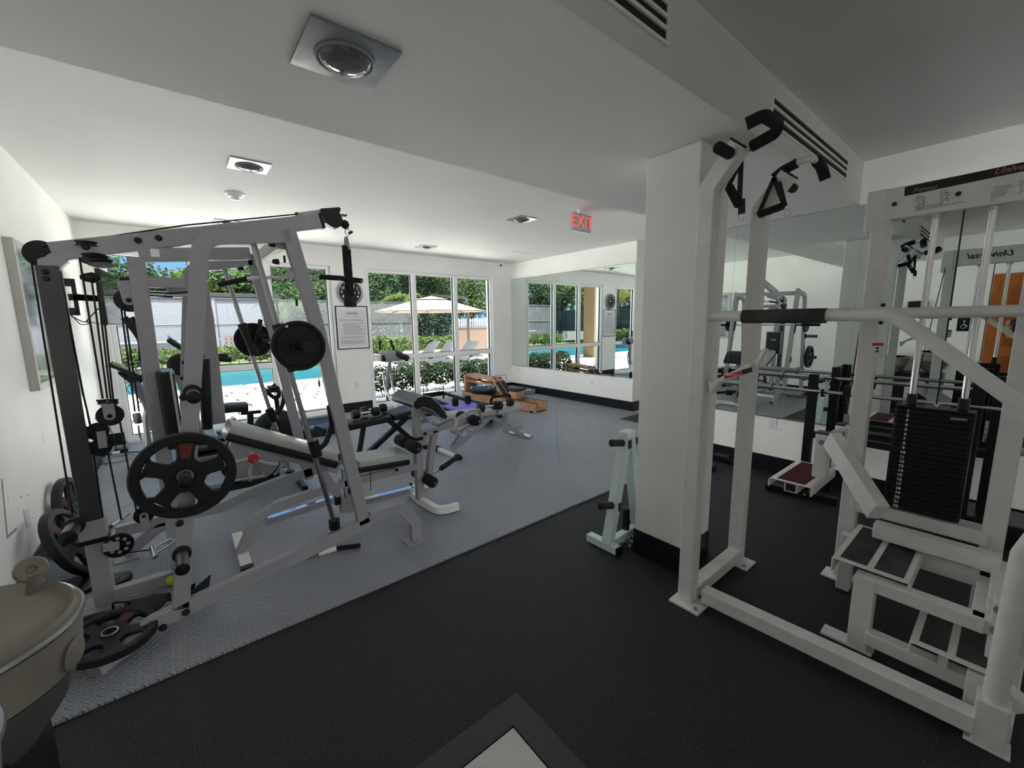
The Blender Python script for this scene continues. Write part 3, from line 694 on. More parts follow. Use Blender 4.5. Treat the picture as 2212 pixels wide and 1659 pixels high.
def palm(x, y, h, m, seed, label, n=16, L=1.9):
    o = thing('palm_tree', label, 'palm', (x, y, GZ), 'palms beyond the fence'); rnd = random.Random(seed)
    MB().tube([V((x, y, GZ - .3)), V((x + .1, y, h * .5)), V((x, y, h))], .11, 10, scale=[1.3, 1, .8]).build('trunk', 'bark', o)
    for k in range(n):
        a = 2 * pi * k / n + rnd.uniform(-.2, .2); el = rnd.uniform(-.2, 1.0); l = L * rnd.uniform(.8, 1.15); c0 = V((x, y, h)); pts = []
        for i in range(7):
            t = i / 6; pts.append(c0 + V((cos(a) * l * t * cos(el * .6), sin(a) * l * t * cos(el * .6), l * (el * t * .8 - t * t * .75))))
        mb = MB()
        for i in range(1, 7):
            for j in range(3):
                p = pts[i - 1].lerp(pts[i], j / 3); d = (pts[i] - pts[i - 1]).normalized(); sd = d.cross(V((0, 0, 1))).normalized(); ll = l * .3 * math.sin(pi * min(.95, (i - 1 + j / 3) / 6 + .12))
                for s_ in (1, -1):
                    tip = p + sd * s_ * ll * .8 + d * ll * .6 - V((0, 0, ll * .45)); q = d * .03
                    mb.add([p - q, p + q, tip], [(0, 1, 2)])
        mb.tube(pts, .012, 4)
        mb.build('frond', m, o, 0, smooth=False)
def hedge(name, x0, x1, y0, y1, z1, m, n, size, seed, label, step=.5, group='hedges'):
    o = thing(name, label, 'hedge', ((x0 + x1) / 2, (y0 + y1) / 2, GZ), group); rnd = random.Random(seed); bl = []
    x = x0
    while x < x1:
        bl.append(((x + step / 2, (y0 + y1) / 2 + rnd.uniform(-.08, .08), GZ + (z1 - GZ) * .58), (step * .75, (y1 - y0) / 2, (z1 - GZ) * .46 * rnd.uniform(.85, 1.1)))); x += step
    foliage('leaves', m, o, bl, n, size, seed, kind='stuff')
    st = MB(); x = x0 + .1
    while x < x1:
        for k in range(3): st.tube([V((x, (y0 + y1) / 2, GZ - .05)), V((x + rnd.uniform(-.25, .25), (y0 + y1) / 2 + rnd.uniform(-.15, .15), z1 * .8))], .007, 5)
        x += .35
    st.build('stems', 'bark', o, kind='stuff'); return o

hedge('window_hedge', 2.55, 7.6, 8.25, 8.85, .62, 'leaf_hedge', 16000, .036, 21, 'low dark leafy hedge just outside the right-hand window')
hedge('pool_hedge', -9, 7.2, 19.5, 20.4, .72, 'leaf_light', 15000, .07, 22, 'long bright green hedge on the far side of the pool', 1.0)
hedge('lounger_hedge', 7.4, 13.0, 19.2, 20.0, .85, 'leaf_light', 5000, .08, 23, 'sunny green bushes behind the sun loungers', .9)
# chain link fence ------------------------------------------------------------
def chain_mat():
    m = bpy.data.materials.new('chain_link'); m.use_nodes = True; MATS['chain_link'] = m; n = m.node_tree; b = n.nodes['Principled BSDF']
    b.inputs['Base Color'].default_value = (.26, .26, .28, 1); b.inputs['Roughness'].default_value = .5; b.inputs['Metallic'].default_value = .3
chain_mat()
FY = 21.3; FT = 2.62
fe = thing('chain_link_fence', 'tall grey chain link fence behind the pool hedge', 'fence', (1, FY, GZ))
posts = [-9.5, -6.2, -2.9, 0.4, 3.7, 4.9, 7.4, 10.2]
for x in posts: MB().cyl((x, FY, GZ), (x, FY, FT + .05), .035, 8).build('post', 'fence_metal', fe)
for z in (FT, 1.55): 
    MB().cyl((-9.5, FY, z), (10.2, FY, z), .022, 6).build('rail', 'fence_metal', fe)
wire = MB(); p = .09; x = -9.5
hgt = FT
def strip(a, b, w_=.0045):
    d = (b - a).normalized(); s_ = V((-d.z, 0, d.x)) * w_; wire.add([a - s_, a + s_, b + s_, b - s_], [(0, 1, 2, 3)])
x = -9.5 - hgt
while x < 10.2:
    a0 = max(x, -9.5); b0 = min(x + hgt, 10.2)
    if b0 > a0:
        strip(V((a0, FY + .01, a0 - x)), V((b0, FY + .01, b0 - x))); strip(V((a0, FY + .014, hgt - (a0 - x))), V((b0, FY + .014, hgt - (b0 - x))))
    x += p
wire.build('mesh_wire', 'chain_link', fe, 0, smooth=False, kind='stuff')
# buildings
bl = thing('grey_building', 'long plain blue-grey building behind the chain link fence', 'building', (-3, 27, GZ))
MB().bb((-16, 26, GZ), (4.9, 31, 2.95)).build('wall', 'building_grey', bl, .02)
MB().bb((-16, 25.9, 2.95), (5.0, 31, 3.15)).build('roof_edge', 'fence_metal', bl, .01)
for k in range(5): MB().bb((-14 + k * 3.9, 25.94, GZ), (-13.86 + k * 3.9, 26, 2.95)).build('pilaster', 'building_grey', bl)
mat('low_wall', (.12, .12, .13), .8)
lw = thing('low_garden_wall', 'low pale wall in front of the grey building', 'wall', (-2, 24.5, GZ))
MB().bb((-12, 24.4, GZ), (1.2, 24.6, .75)).build('wall_body', 'low_wall', lw, .02); MB().bb((-12, 24.32, .75), (1.2, 24.68, .82)).build('coping', 'low_wall', lw, .01)
MB().bb((1.2, 24.2, GZ), (1.6, 24.7, 1.15)).build('pier', 'low_wall', lw, .02)
# railing and pallets
rg = thing('white_railing', 'low white railing beside the pallets beyond the fence', 'railing', (3.3, 23.6, GZ))
a = P(452, 742, y=23.6); b = P(488, 742, y=23.6)
MB().bb((a.x, 23.58, .86), (b.x + .1, 23.62, .92)).build('top_rail', 'picket_white', rg); MB().bb((a.x, 23.58, GZ), (b.x + .1, 23.62, .15)).build('bottom_rail', 'picket_white', rg)
n_ = 9
for k in range(n_): 
    x = a.x + (b.x + .1 - a.x) * k / (n_ - 1); MB().bb((x - .015, 23.59, .15), (x + .015, 23.61, .86)).build('baluster', 'picket_white', rg)
for q, (u0, u1, lb) in enumerate(((489, 512, 'weathered orange wooden pallet standing on end beyond the fence'),)):
    a = P(u0, 742, y=23.3); b = P(u1, 742, y=23.3)
    pl = thing('pallet', lb, 'pallet', ((a.x + b.x) / 2, 23.3, GZ))
    for k in range(3): x = a.x + (b.x - a.x) * k / 2; MB().bb((x - .04, 23.3, GZ), (x + .04, 23.4, 1.05)).build('stringer', 'pallet_wood', pl)
    for k in range(6): z = .02 + k * .18; MB().bb((a.x - .04, 23.26, z), (b.x + .04, 23.3, z + .1)).build('board', 'pallet_wood', pl)
# trees
specs = [(-5.5, 34, 6.0, 3.4, 'leaf_light'), (-2.2, 33.5, 5.6, 3.2, 'leaf_mid'), (1.0, 34.5, 5.2, 3.2, 'leaf_light'), (4.2, 33, 5.9, 3.0, 'leaf_light'), (6.6, 28.5, 5.6, 3.2, 'leaf_mid'),
         (9.0, 25.6, 5.2, 3.0, 'leaf_mid'), (11.5, 25.2, 5.4, 3.0, 'leaf_dark'), (14.2, 26.0, 5.8, 3.2, 'leaf_mid'), (17.6, 26.5, 6.2, 3.4, 'leaf_light'), (9.8, 30, 7.5, 4.0, 'leaf_dark'), (15.5, 31, 8, 4.4, 'leaf_dark'), (6.5, 24.0, 3.2, 1.9, 'leaf_mid'), (21, 27, 6.5, 3.6, 'leaf_mid')]
lbl = ['broad pale green tree rising over the grey building at the left pane', 'mid green tree over the grey building behind the gym column', 'light green tree above the grey building, right of the gym column', 'light green tree above the right end of the grey building',
       'bushy tree behind the fence seen between the slanted gym bars', 'leafy tree behind the fence in the left pane of the right window', 'dark tree behind the parasol', 'tree behind the white picket fence', 'sunny light green tree right of the parasol', 'tall dark tree at the back above the clock side',
       'tall dark tree at the back above the parasol', 'small bush against the fence left of the clock', 'tree at the far right beyond the picket fence']
for k, ((x, y, h, r_, m_), l_) in enumerate(zip(specs, lbl)): tree(x, y, h, r_, m_, 40 + k, l_, 9000 if y < 29 else 6500, .11 if y < 29 else .15)
palm(10.4, 22.6, 2.9, 'leaf_light', 3, 'palm with drooping fronds behind the parasol top')
palm(4.4, 26.0 - 3.2, 2.6, 'leaf_mid', 4, 'small palm beside the grey building end', 14, 1.5)
palm(4.9, 22.2, .9, 'leaf_yellow', 5, 'low yellow-green palm bush at the fence foot', 12, 1.0)
# dense dark planting behind the fence right part
foliage('fence_ivy', 'leaf_dark', None, [((x * 1.0, 22.2, 1.3), (.9, .5, 1.4)) for x in range(6, 14)], 9000, .1, 77, 'dark dense creeper mass behind the right part of the chain link fence', 'shrub', None, 'stuff')
# picket fence on a peach wall
pk = thing('picket_fence', 'white picket fence standing on the peach wall', 'fence', (13, 17.6, 1.2))
pw = P(989, 709, y=17.6); pe = V((18.5, 17.6, 0)); zt = P(1020, 688, y=17.6).z; zb = pw.z
wl = thing('peach_wall', 'low peach garden wall under the picket fence', 'wall', (14, 17.7, GZ)); MB().bb((pw.x, 17.65, GZ), (19, 17.85, zb)).build('wall_body', 'peach_wall', wl); MB().bb((pw.x - .05, 17.62, zb), (19, 17.88, zb + .04)).build('coping', 'peach_wall', wl)
zb += .04
MB().bb((pw.x, 17.74, zb + .05), (18.5, 17.77, zb + .1)).build('rail', 'picket_white', pk); MB().bb((pw.x, 17.74, zt - .12), (18.5, 17.77, zt - .07)).build('rail', 'picket_white', pk)
x = pw.x + .03; p0 = None
while x < 17.5:
    if p0 is None:
        p0 = MB().prism([V((x - .04, 17.72, zb)), V((x + .04, 17.72, zb)), V((x + .04, 17.72, zt - .03)), V((x, 17.72, zt + .03)), V((x - .04, 17.72, zt - .03))], (0, .02, 0)).build('picket', 'picket_white', pk)
        xs = x
    else:
        o = p0.copy(); COL.objects.link(o); o.location = p0.location + V((x - xs, 0, 0))
    x += .135
# parasol
um = thing('patio_parasol', 'large cream cantilever parasol over the sun loungers', 'parasol', (8.0, 14.6, GZ))
uc = P(945, 640, y=14.5); e0 = P(828, 672, y=14.0); rr = 2.0
ux, uy = P(933, 660, y=14.5).x, 14.5
def canopy(z0, z1, r0, r1, n=8, th=.01):
    m = MB(); vs = []
    for r_, z in ((r0, z0), (r1, z1)):
        for k in range(n): a = 2 * pi * k / n + pi / 8; vs.append(V((ux + r_ * cos(a), uy + r_ * sin(a), z)))
    fs = [(k, (k + 1) % n, n + (k + 1) % n, n + k) for k in range(n)]
    m.add(vs, fs); 
    vs2 = [v - V((0, 0, .02)) for v in vs]; m.add(vs2, [f[::-1] for f in fs])
    return m
zt_ = P(933, 640, y=14.5).z; ze = P(828, 672, y=14.5).z
rad = (ux - P(828, 672, y=14.5).x) 
rad = 2.15
canopy(ze, zt_ - .12, rad, .55).build('canopy', 'umbrella_cloth', um, 0, smooth=False); canopy(zt_ - .14, zt_, .75, .06).build('vent_cap', 'umbrella_cloth', um, 0, smooth=False)
for k in range(8):
    a = 2 * pi * k / 8 + pi / 8; d = V((cos(a), sin(a), 0)); c0 = V((ux, uy, 0))
    rb = MB().beam([c0 + d * .1 + V((0, 0, zt_ - .16)), c0 + d * (rad - .05) + V((0, 0, ze - .02))], .03, .02).build('rib', 'fence_dark', um)
    MB().beam([c0 + d * .05 + V((0, 0, ze + .06)), c0 + d * 1.0 + V((0, 0, (ze + zt_) / 2 - .09))], .02, .02).build('strut', 'fence_dark', rb)
MB().cyl((ux, uy, ze + .02), (ux, uy, zt_ + .03), .03, 10).build('hub', 'fence_dark', um)
pp = P(1001, 700, y=16.6)
MB().beam([V((pp.x, 16.2, GZ)), V((pp.x, 16.2, zt_ + .1)), V((ux, uy, zt_ + .05))], .09, .07, (0, 1, 0), r=.4).build('mast', 'fence_dark', um)
MB().bb((pp.x - .5, 15.7, GZ), (pp.x + .5, 16.7, GZ + .08)).build('base_plate', 'fence_dark', um, .01)
# sun loungers
def lounger(x, y, rz, label):
    o = thing('sun_lounger', label, 'sun lounger', (0, 0, 0), 'sun loungers under the parasol')
    MB().pad([(0, 0, .33), (1.25, 0, .33)], .62, .03, (0, 0, 1)).build('seat_sling', 'lounger_grey', o)
    MB().pad([(1.25, 0, .33), (1.83, 0, .93)], .62, .03, (0, 0, 1)).build('backrest', 'lounger_grey', o)
    for s_ in (-.31, .31):
        MB().beam([(0, s_, .31), (1.9, s_, .31)], .03, .05).build('side_rail', 'lounger_grey', o)
    for x_ in (.2, 1.6):
        for s_ in (-.30, .30): MB().beam([(x_, s_, 0), (x_, s_, .3)], .035, .035, (0, 1, 0)).build('leg', 'lounger_grey', o)
    o.location = (x, y, GZ + .01); o.rotation_euler.z = rz; return o
for (u, v, lb_) in ((914, 797, 'grey sun lounger with raised back, leftmost under the parasol'), (950, 798, 'grey sun lounger with raised back, second from the left under the parasol'), (995, 800, 'grey sun lounger with raised back, nearest the peach wall')):
    h_ = P(u, v, z=GZ); lounger(h_.x - 1.25 * cos(R(6)), h_.y - 1.25 * sin(R(6)), R(6), lb_)
# windscreen fence and palms seen in the far mirror (left of the pool)
ws = thing('windscreen_fence', 'tall black post fence hung with green windscreen seen in the mirror', 'fence', (-10.5, 14, GZ))
for k in range(7): MB().cyl((-11.2 + k * .05, 9 + k * 2.6, GZ), (-11.2 + k * .05, 9 + k * 2.6, 3.6), .04, 8).build('post', 'fence_dark', ws)
MB().bb((-11.2, 9, .8), (-11.17, 25, 2.3)).build('windscreen', 'windscreen', ws); MB().cyl((-11.2, 9, 3.5), (-11, 25, 3.5), .025, 6).build('rail', 'fence_dark', ws)
hedge('mirror_hedge', -10.9, -9.9, 8.0, 19.0, 1.0, 'leaf_light', 7000, .09, 31, 'bright hedge along the windscreen fence seen in the mirror', .5)
for k, (x, y, h, r_, m_) in enumerate(((-15, 11, 6, 3.2, 'leaf_light'), (-15.5, 16, 5.4, 3, 'leaf_mid'), (-15, 21, 6, 3.2, 'leaf_light'), (-14, 26, 5.6, 3.2, 'leaf_mid'))): tree(x, y, h, r_, m_, 80 + k, ['pale tree behind the windscreen, nearest the building', 'mid green tree behind the windscreen', 'light green tree behind the windscreen over the pool', 'tree at the far corner of the windscreen fence'][k], 3500, .2)
palm(-13, 13.5, 4.2, 'leaf_light', 9, 'tall palm behind the windscreen seen in the mirror', 14, 2.0)
palm(-13.2, 18.5, 3.8, 'leaf_yellow', 10, 'yellowish palm behind the windscreen seen in the mirror', 14, 1.9)
MB().bb((-3.1, 11.5, GZ), (-2.3, 12.1, 4.5)).build('outdoor_column', 'orange_wall', None, .01, label='ochre rendered column outside the left window', cat='column')
# ================================================================== home gym with barbell guide
YN, YC, YF = 2.50, 3.0, 3.52
N = lambda u, v: P(u, v, y=YN - .025)
C = lambda u, v: P(u, v, y=YC)
FF = lambda u, v: P(u, v, y=YF - .02)
UY = (0, 1, 0)
hg = thing('home_gym', 'tall pale grey home gym with slanted barbell guides, cables and overhead beam', 'gym machine', (.2, 3.0, 0))
G = 'frame_grey'
def bolt(p, d, r=.017, L=.014, par=None):
    p = V(p); d = V(d).normalized()
    return MB().lathe(p, d, [(r, 0), (r, L * .5), (r * .7, L), (.002, L * 1.05)], 12).build('bolt', 'black_plastic', par or hg)
sh = lambda p, dy: V((p.x, p.y + dy, p.z))
def nbeam(name, px, w_, r, f=N, m=G, par=None, t=.05, n=6):
    """steel tube lying in a frame plane; px are pixels of its front-face centre line"""
    pts = [sh(f(u, v), t / 2) for u, v in px]
    return MB().beam(pts, w_, t, UY, r, n).build(name, m, par or hg, .004)
# near side frame
nbeam('floor_rail', [(262, 1402), (330, 1352), (400, 1318), (580, 1233), (700, 1177), (790, 1133), (822, 1112), (868, 1098), (900, 1130), (903, 1172)], .075, .06)
nbeam('rear_upright', [(391, 1318), (400, 1130), (414, 860), (427, 640), (434, 512), (520, 511), (628, 509)], .070, .17)
nbeam('slanted_upright', [(622, 490), (686, 700), (789, 1133)], .070, 0)
for k, (u, v) in enumerate([(905, 1176)]):
    p = P(u, v, z=.004); MB().bb((p.x - .075, YN - .07, 0.013), (p.x + .055, YN + .07, .02)).build('foot_plate', G, hg, .006)
MB().beam([sh(N(322, 1358), .025), P(262, 1403, z=.05) + V((0, -.01, 0)), P(225, 1432, z=.035), P(203, 1452, z=.03)], .07, .045).build('rail_foot', G, hg, .004)
for u, v in ((758, 1160), (800, 1128)): bolt(sh(N(u, v), .03) + V((0, 0, .035)), (0, 0, 1))
for u, v in ((402, 1322), (352, 1355), (388, 1130), (396, 858)): bolt(N(u, v), (0, -1, 0))
gr = MB(); a, b = N(550, 522), N(728, 1140); gr.cyl(sh(a, .05), sh(b, .05), .0145, 16); gr.build('guide_rod', 'steel', hg)
c = sh(N(728, 1141), .05); MB().cyl(c - V((0, 0, .02)), c + V((0, 0, .035)), .032, 20).build('rod_collar', 'black_plastic', hg)
# far side frame
nbeam('floor_rail', [(250, 1152), (385, 1118), (486, 1095), (534, 1070), (622, 1036), (700, 1010), (760, 985)], .072, .1, FF)
nbeam('rail_foot', [(385, 1128), (345, 1140), (300, 1178), (268, 1200)], .06, .05, FF)
MB().bb((FF(262, 1200).x - .04, YF - .06, .013), (FF(262, 1200).x + .09, YF + .06, .02)).build('foot_plate', G, hg, .004)
nbeam('rear_upright', [(396, 1120), (400, 900), (405, 700), (409, 574), (470, 573), (545, 563)], .062, .13, FF)
nbeam('slanted_upright', [(541, 548), (590, 715), (660, 1000), (670, 1035)], .066, 0, FF)
gr = MB(); gr.cyl(sh(FF(485, 575), .05), sh(FF(630, 1026), .05), .0145, 14); gr.build('guide_rod', 'steel', hg)
c = sh(FF(630, 1028), .05); MB().cyl(c - V((0, 0, .02)), c + V((0, 0, .03)), .032, 16).build('rod_collar', 'black_plastic', hg)
for u, v in ((397, 783), (393, 817), (390, 900)): bolt(FF(u, v), (0, -1, 0), .013)
# cross beams joining both frames
a, b = sh(N(611, 520), .05), sh(FF(553, 562), 0); MB().beam([a, b], .045, .07, (0, 0, 1)).build('top_cross_beam', G, hg, .004)
for p in (N(620, 529), N(628, 566)): bolt(p + V((-.05, .03, 0)), (-1, 0, 0), .014, .03)
for p in (FF(537, 564), FF(541, 581)): bolt(p + V((-.04, .02, 0)), (-1, 0, 0), .014, .03)
a = C(450, 573)
# overhead gantry beam along the middle
pts = [C(112, 545), C(258, 528), C(399, 512), C(690, 478)]
MB().beam(pts, .05, .088, UY and (0, 0, 1)).build('overhead_beam', G, hg, .004)
e_ = C(693, 478); d_ = (pts[-1] - pts[-2]).normalized()
MB().beam([e_ - d_ * .004, e_ + d_ * .010], .056, .096).build('beam_end_cap', 'black_plastic', hg, .003)
MB().beam([C(300, 552), C(540, 548)], .05, .07).build('second_beam', G, hg, .004)
for u, v in ((187, 535), (299, 521), (343, 516), (93, 550)): bolt(sh(C(u, v), -.026), (0, -1, 0), .016)
MB().prism([sh(C(83, 562), -.03), sh(C(118, 545), -.03), sh(C(150, 566), -.03), sh(C(134, 578), -.03), sh(C(126, 600), -.03), sh(C(126, 612), -.03), sh(C(86, 610), -.03)], (0, .06, 0)).build('corner_gusset', G, hg, .003)
for u, v in ((102, 589), (104, 603)): bolt(sh(C(u, v), -.032), (0, -1, 0), .013)
# rear weight column
lc = C(107, 610); MB().bb((lc.x - .035, YC - .035, .42), (lc.x + .045, YC + .035, C(107, 575).z)).build('weight_column', 'frame_dark', hg, .004)
MB().bb((lc.x - .05, YC - .045, .40), (lc.x + .055, YC + .045, .50)).build('column_collar', G, hg, .004)
MB().bb((lc.x - .055, YC - .045, .375), (lc.x + .06, YC + .045, .40)).build('column_base_plate', 'black_iron', hg, .003)
MB().bb((lc.x - .035, YC - .04, .02), (lc.x + .045, YC + .04, .38)).build('column_foot', G, hg, .004)
MB().bb((lc.x - .09, YC - .09, .013), (lc.x + .09, YC + .09, .02)).build('foot_plate', G, hg, .003)
MB().beam([V((lc.x + .04, YC - .02, .065)), V((-.08, YC - .02, .065))], .055, .055).build('centre_floor_rail', G, hg, .004)
MB().beam([V((-.10, YN + .05, .10)), V((-.10, YF - .03, .10))], .055, .055).build('rear_cross_rail', G, hg, .004)
c2 = C(293, 556); MB().bb((c2.x - .036, YC - .03, .10), (c2.x + .036, YC + .03, c2.z)).build('centre_upright', G, hg, .004)
MB().beam([C(313, 610), C(398, 612)], .05, .055).build('seat_support_bar', G, hg, .004)
MB().beam([C(398, 612), V((C(398, 612).x, YF, C(398, 612).z))], .05, .055).build('seat_support_bar', G, hg, .004)
# seat back
a, b = C(352, 800), C(378, 960)
bk = MB().pad([a, a.lerp(b, .5), b], .26, .065, (1, 0, .12), .3).build('seat_back', 'black_vinyl', hg)
MB().pad([a + V((.033, 0, -.002)), b + V((.033, 0, .002))], .262, .012, (1, 0, .12), .3).build('back_edge_sheen', 'pad_pale', bk)  # pale strip paints the reflection along the pad's front edge
MB().pad([a + V((.042, 0, -.012)), b + V((.042, 0, .012))], .24, .010, (1, 0, .12), .3).build('back_facing', 'black_vinyl', bk)
_m = a.lerp(b, .35) + V((.0485, 0, 0)); text('pro', .055, 'white_print', bk, _m, (0, 1, 0), (-.12, 0, 1), 'seat_lettering')
MB().bb(C(326, 556) - V((.0, .03, 0)), C(344, 540) + V((0, -.02, 0))).build('cable_guard', 'white_plastic', hg, .003)
# press arms with pads
for yy_, w0 in ((3.30, 1),):
    q = lambda u, v: P(u, v, y=yy_)
    MB().beam([q(430, 600), q(447, 690), q(474, 915)], .075, .012, UY).build('press_arm', G, hg, .003)
    a, b = q(440, 775), q(447, 925); MB().pad([a, b], .11, .06, (1, 0, 0), .35).build('press_pad', 'black_vinyl', hg)
MB().lathe(P(383, 612, y=3.05), (0, 0, -1), [(.062, 0), (.062, .012), (.05, .014), (.05, .055), (.062, .057), (.062, .068)], 24).build('cable_drum', G, hg)
# pulleys
def pulley(p, r, ax=(0, 1, 0), br=None, name='pulley', m='black_plastic', t=.022):
    p = V(p); ax = V(ax).normalized()
    w_ = MB().lathe(p - ax * t / 2, ax, [(r * .25, 0), (r, 0), (r * .9, t * .3), (r * .86, t * .5), (r * .9, t * .7), (r, t), (r * .25, t)], 28).build(name, m, hg)
    if br is not None:
        d = V(br); L = d.length; d.normalize(); s_ = d.cross(ax).normalized()
        for sg in (-1, 1):
            o = ax * (t / 2 + .006) * sg
            n_ = 8; poly = [p + o + s_ * (r * .42 * cos(pi + pi * k / n_)) + d * (r * .42 * sin(pi + pi * k / n_)) for k in range(n_ + 1)] + [p + o + d * L + s_ * r * .42, p + o + d * L - s_ * r * .42]
            MB().prism(poly, ax * .004 * sg).build('pulley_bracket', G, w_)
        MB().lathe(p - ax * (t / 2 + .018), ax, [(r * .2, 0), (r * .2, t + .036)], 10).build('axle', 'black_iron', w_)
    return w_
pulley(sh(C(90, 549), -.0), .062); pulley(C(188, 528), .05, (0, 0, 1)); pulley(C(205, 560), .055, (0, .3, 1)); pulley(C(218, 568), .05, (0, .2, 1))
pulley(C(279, 649), .06, (0, 1, 0), (-.012, 0, .10)); MB().bb(C(261, 620) - V((0, .02, 0)), C(284, 600) + V((0, .03, 0))).build('clamp', 'black_plastic', hg, .004)
MB().lathe(C(200, 600), (1, 0, 0), [(.01, -.045), (.02, -.03), (.028, 0), (.02, .02), (.01, .03)], 12).build('clamp', 'black_plastic', hg)
pulley(C(238, 897), .055, (0, 1, 0), (0, 0, .085)); pulley(C(225, 868), .028, (0, 0.2, 1)); pulley(C(242, 868), .028, (0, .2, 1))
MB().tube([C(218, 870), C(222, 885), C(249, 885), C(251, 868)], .005, 8, .01).build('yoke', 'chrome', hg)
MB().cyl(C(208, 866), C(252, 864), .006, 8).build('axle_pin', 'black_iron', hg)
pulley(C(211, 932), .045, (0, 1, 0)); pulley(C(217, 966), .045, (0, 1, 0)); MB().beam([sh(C(219, 930), -.02), sh(C(224, 966), -.02)], .035, .006, UY).build('pulley_link', G, hg, .002)
pulley(C(311, 1112), .045, (0, 1, 0), (0, 0, -.07))
pw = pulley(P(256, 1178, y=2.9), .062, (0, 1, 0)); MB().beam([P(222, 1184, y=2.88), P(258, 1178, y=2.88)], .045, .01, UY).build('pulley_bracket', G, hg, .002)
for k in range(8):
    a = 2 * pi * k / 8; p = P(256, 1178, y=2.885); MB().cyl(p + V((.038 * cos(a), 0, .038 * sin(a))), p + V((.038 * cos(a), -.003, .038 * sin(a))), .009, 8).build('wheel_cutout', 'plastic_grey', pw)
for nm, pl in (('cable', [(70, 566), (116, 850), (160, 1125)]), ('cable', [(131, 587), (181, 850), (198, 925)]), ('cable', [(173, 557), (223, 860)]), ('cable', [(208, 590), (240, 860)]), ('cable', [(200, 611), (233, 860)]),
               ('cable', [(262, 660), (292, 888)]), ('cable', [(268, 660), (301, 888)]), ('cable', [(289, 631), (374, 634), (415, 630)]), ('cable', [(289, 636), (340, 640), (374, 642)]), ('cable', [(259, 905), (297, 1112)]), ('cable', [(203, 975), (232, 1180)]), ('cable', [(233, 970), (263, 1120)]),
               ('cable', [(262, 1192), (331, 1184)]), ('cable', [(90, 534), (400, 488), (640, 464)]), ('cable', [(246, 866), (222, 650)])):
    MB().tube([sh(C(u, v), -.02) for u, v in pl], .0042, 8).build(nm, 'black_rubber', hg)
# snap link on the middle cable
MB().capsule(C(294, 892), C(300, 915), .018, 12).build('swivel_pulley', 'steel', hg); MB().tube([C(299, 918), C(302, 935), C(306, 955), C(300, 935), C(298, 920)], .004, 6).build('snap_link', 'chrome', hg)
# lat cable head with rope
pp = C(723, 474)
MB().beam([C(637, 465), C(692, 457)], .022, .022).build('cable_sleeve', 'steel', hg); MB().capsule(C(637, 463), C(645, 462), .012, 10).build('sleeve_nut', 'black_iron', hg)
hd_ = MB(); hd_.prism([sh(C(u, v), -.03) for u, v in ((690, 452), (732, 449), (734, 455), (731, 460), (738, 475), (737, 488), (727, 494), (715, 492), (702, 483), (697, 470), (692, 462))], (0, .06, 0)); hd_.build('pulley_housing', 'black_plastic', hg, .006)
MB().bb(C(736, 466) - V((0, .02, 0)), C(748, 467) + V((0, .02, .006))).build('guide_tongue', 'black_iron', hg)
bp = C(745, 485); MB().lathe(bp - V((0, 0, .03)), (0, 0, 1), [(.006, 0), (.022, .01), (.03, .03), (.022, .05), (.006, .06)], 18).build('rubber_stop', 'black_rubber', hg)
MB().tube([C(748, 492), C(756, 500), C(751, 512), C(745, 502), C(748, 492)], .004, 8).build('snap_link', 'chrome', hg); MB().capsule(C(753, 505), C(761, 500), .009, 10).build('snap_gate', 'black_iron', hg)
# weight pegs on the near upright
def peg(u, v, L=.18, r=.026, par=hg, y0=YN - .03):
    p = P(u, v, y=y0); _q = MB().lathe(p + V((0, -.02, 0)), (0, -1, 0), [(r, 0), (r, L - .02)], 24).build('weight_peg', 'peg_steel', par); MB().lathe(p, (0, -1, 0), [(r + .012, 0), (r + .012, .018), (r, .022)], 24).build('peg_flange', 'black_rubber', _q)
    MB().lathe(p + V((0, -L, 0)), (0, -1, 0), [(r + .002, 0), (r + .002, .008), (r - .004, .012)], 24).build('peg_cap', 'black_plastic', par); return p
peg(416, 848, .17); pB = peg(399, 1020, .17); peg(393, 1195, .17)
peg(160, 1135, .15, .031, y0=2.93)
for k in range(7): 
    t = k / 6
    a = N(634, 560).lerp(N(770, 1060), t); MB().bb((a.x - .042, YN - .01, a.z - .018), (a.x - .034, YN + .01, a.z + .018)).build('hook_slot', 'black_iron', hg)
# carriages on the rods : near
def carriage(f, top, bot, name='bar_carriage'):
    MB().cyl(sh(f(*top), .05), sh(f(*bot), .05), .029, 20).build(name, 'black_plastic', hg)
carriage(N, (603, 700), (638, 803)); carriage(FF, (524, 699), (553, 768))
# smith bar
bc = P(652, 748, y=2.28); bf = V((bc.x, 3.72, bc.z))
br_ = thing('barbell', 'short chrome barbell with small black plates riding on the gym guide rods', 'barbell', (bc.x, 3.0, bc.z - .2))
MB().cyl((bc.x, 2.20, bc.z), (bc.x, 3.86, bc.z), .014, 20).build('bar', 'chrome', br_)
for y0, y1 in ((2.16, 2.42), (3.58, 3.84)): MB().cyl((bc.x, y0, bc.z), (bc.x, y1, bc.z), .024, 24).build('sleeve', 'black_iron', br_)
MB().cyl((bc.x, 2.145, bc.z), (bc.x, 2.16, bc.z), .026, 24).build('end_cap', 'black_plastic', br_)
MB().cyl((bc.x, 2.42, bc.z), (bc.x, 2.50, bc.z), .022, 20).build('collar', 'chrome', br_)
def small_plate(c_, r, name, label, t=.028, hole=.026):
    o = thing(name, label, 'weight plate', c_)
    MB().lathe(c_, (0, 1, 0), [(hole, 0), (r * .32, 0), (r * .34, .006), (r * .82, .006), (r * .86, 0), (r * .97, 0), (r, .004), (r, t - .004), (r * .97, t), (r * .86, t), (r * .82, t - .006), (r * .34, t - .006), (r * .32, t), (hole, t)], 48).build('disc', 'black_iron', o)
    return o
o = small_plate(V((bc.x, 2.33, bc.z)), .128, 'weight_plate', 'round black plate on the near end of the gym barbell'); 
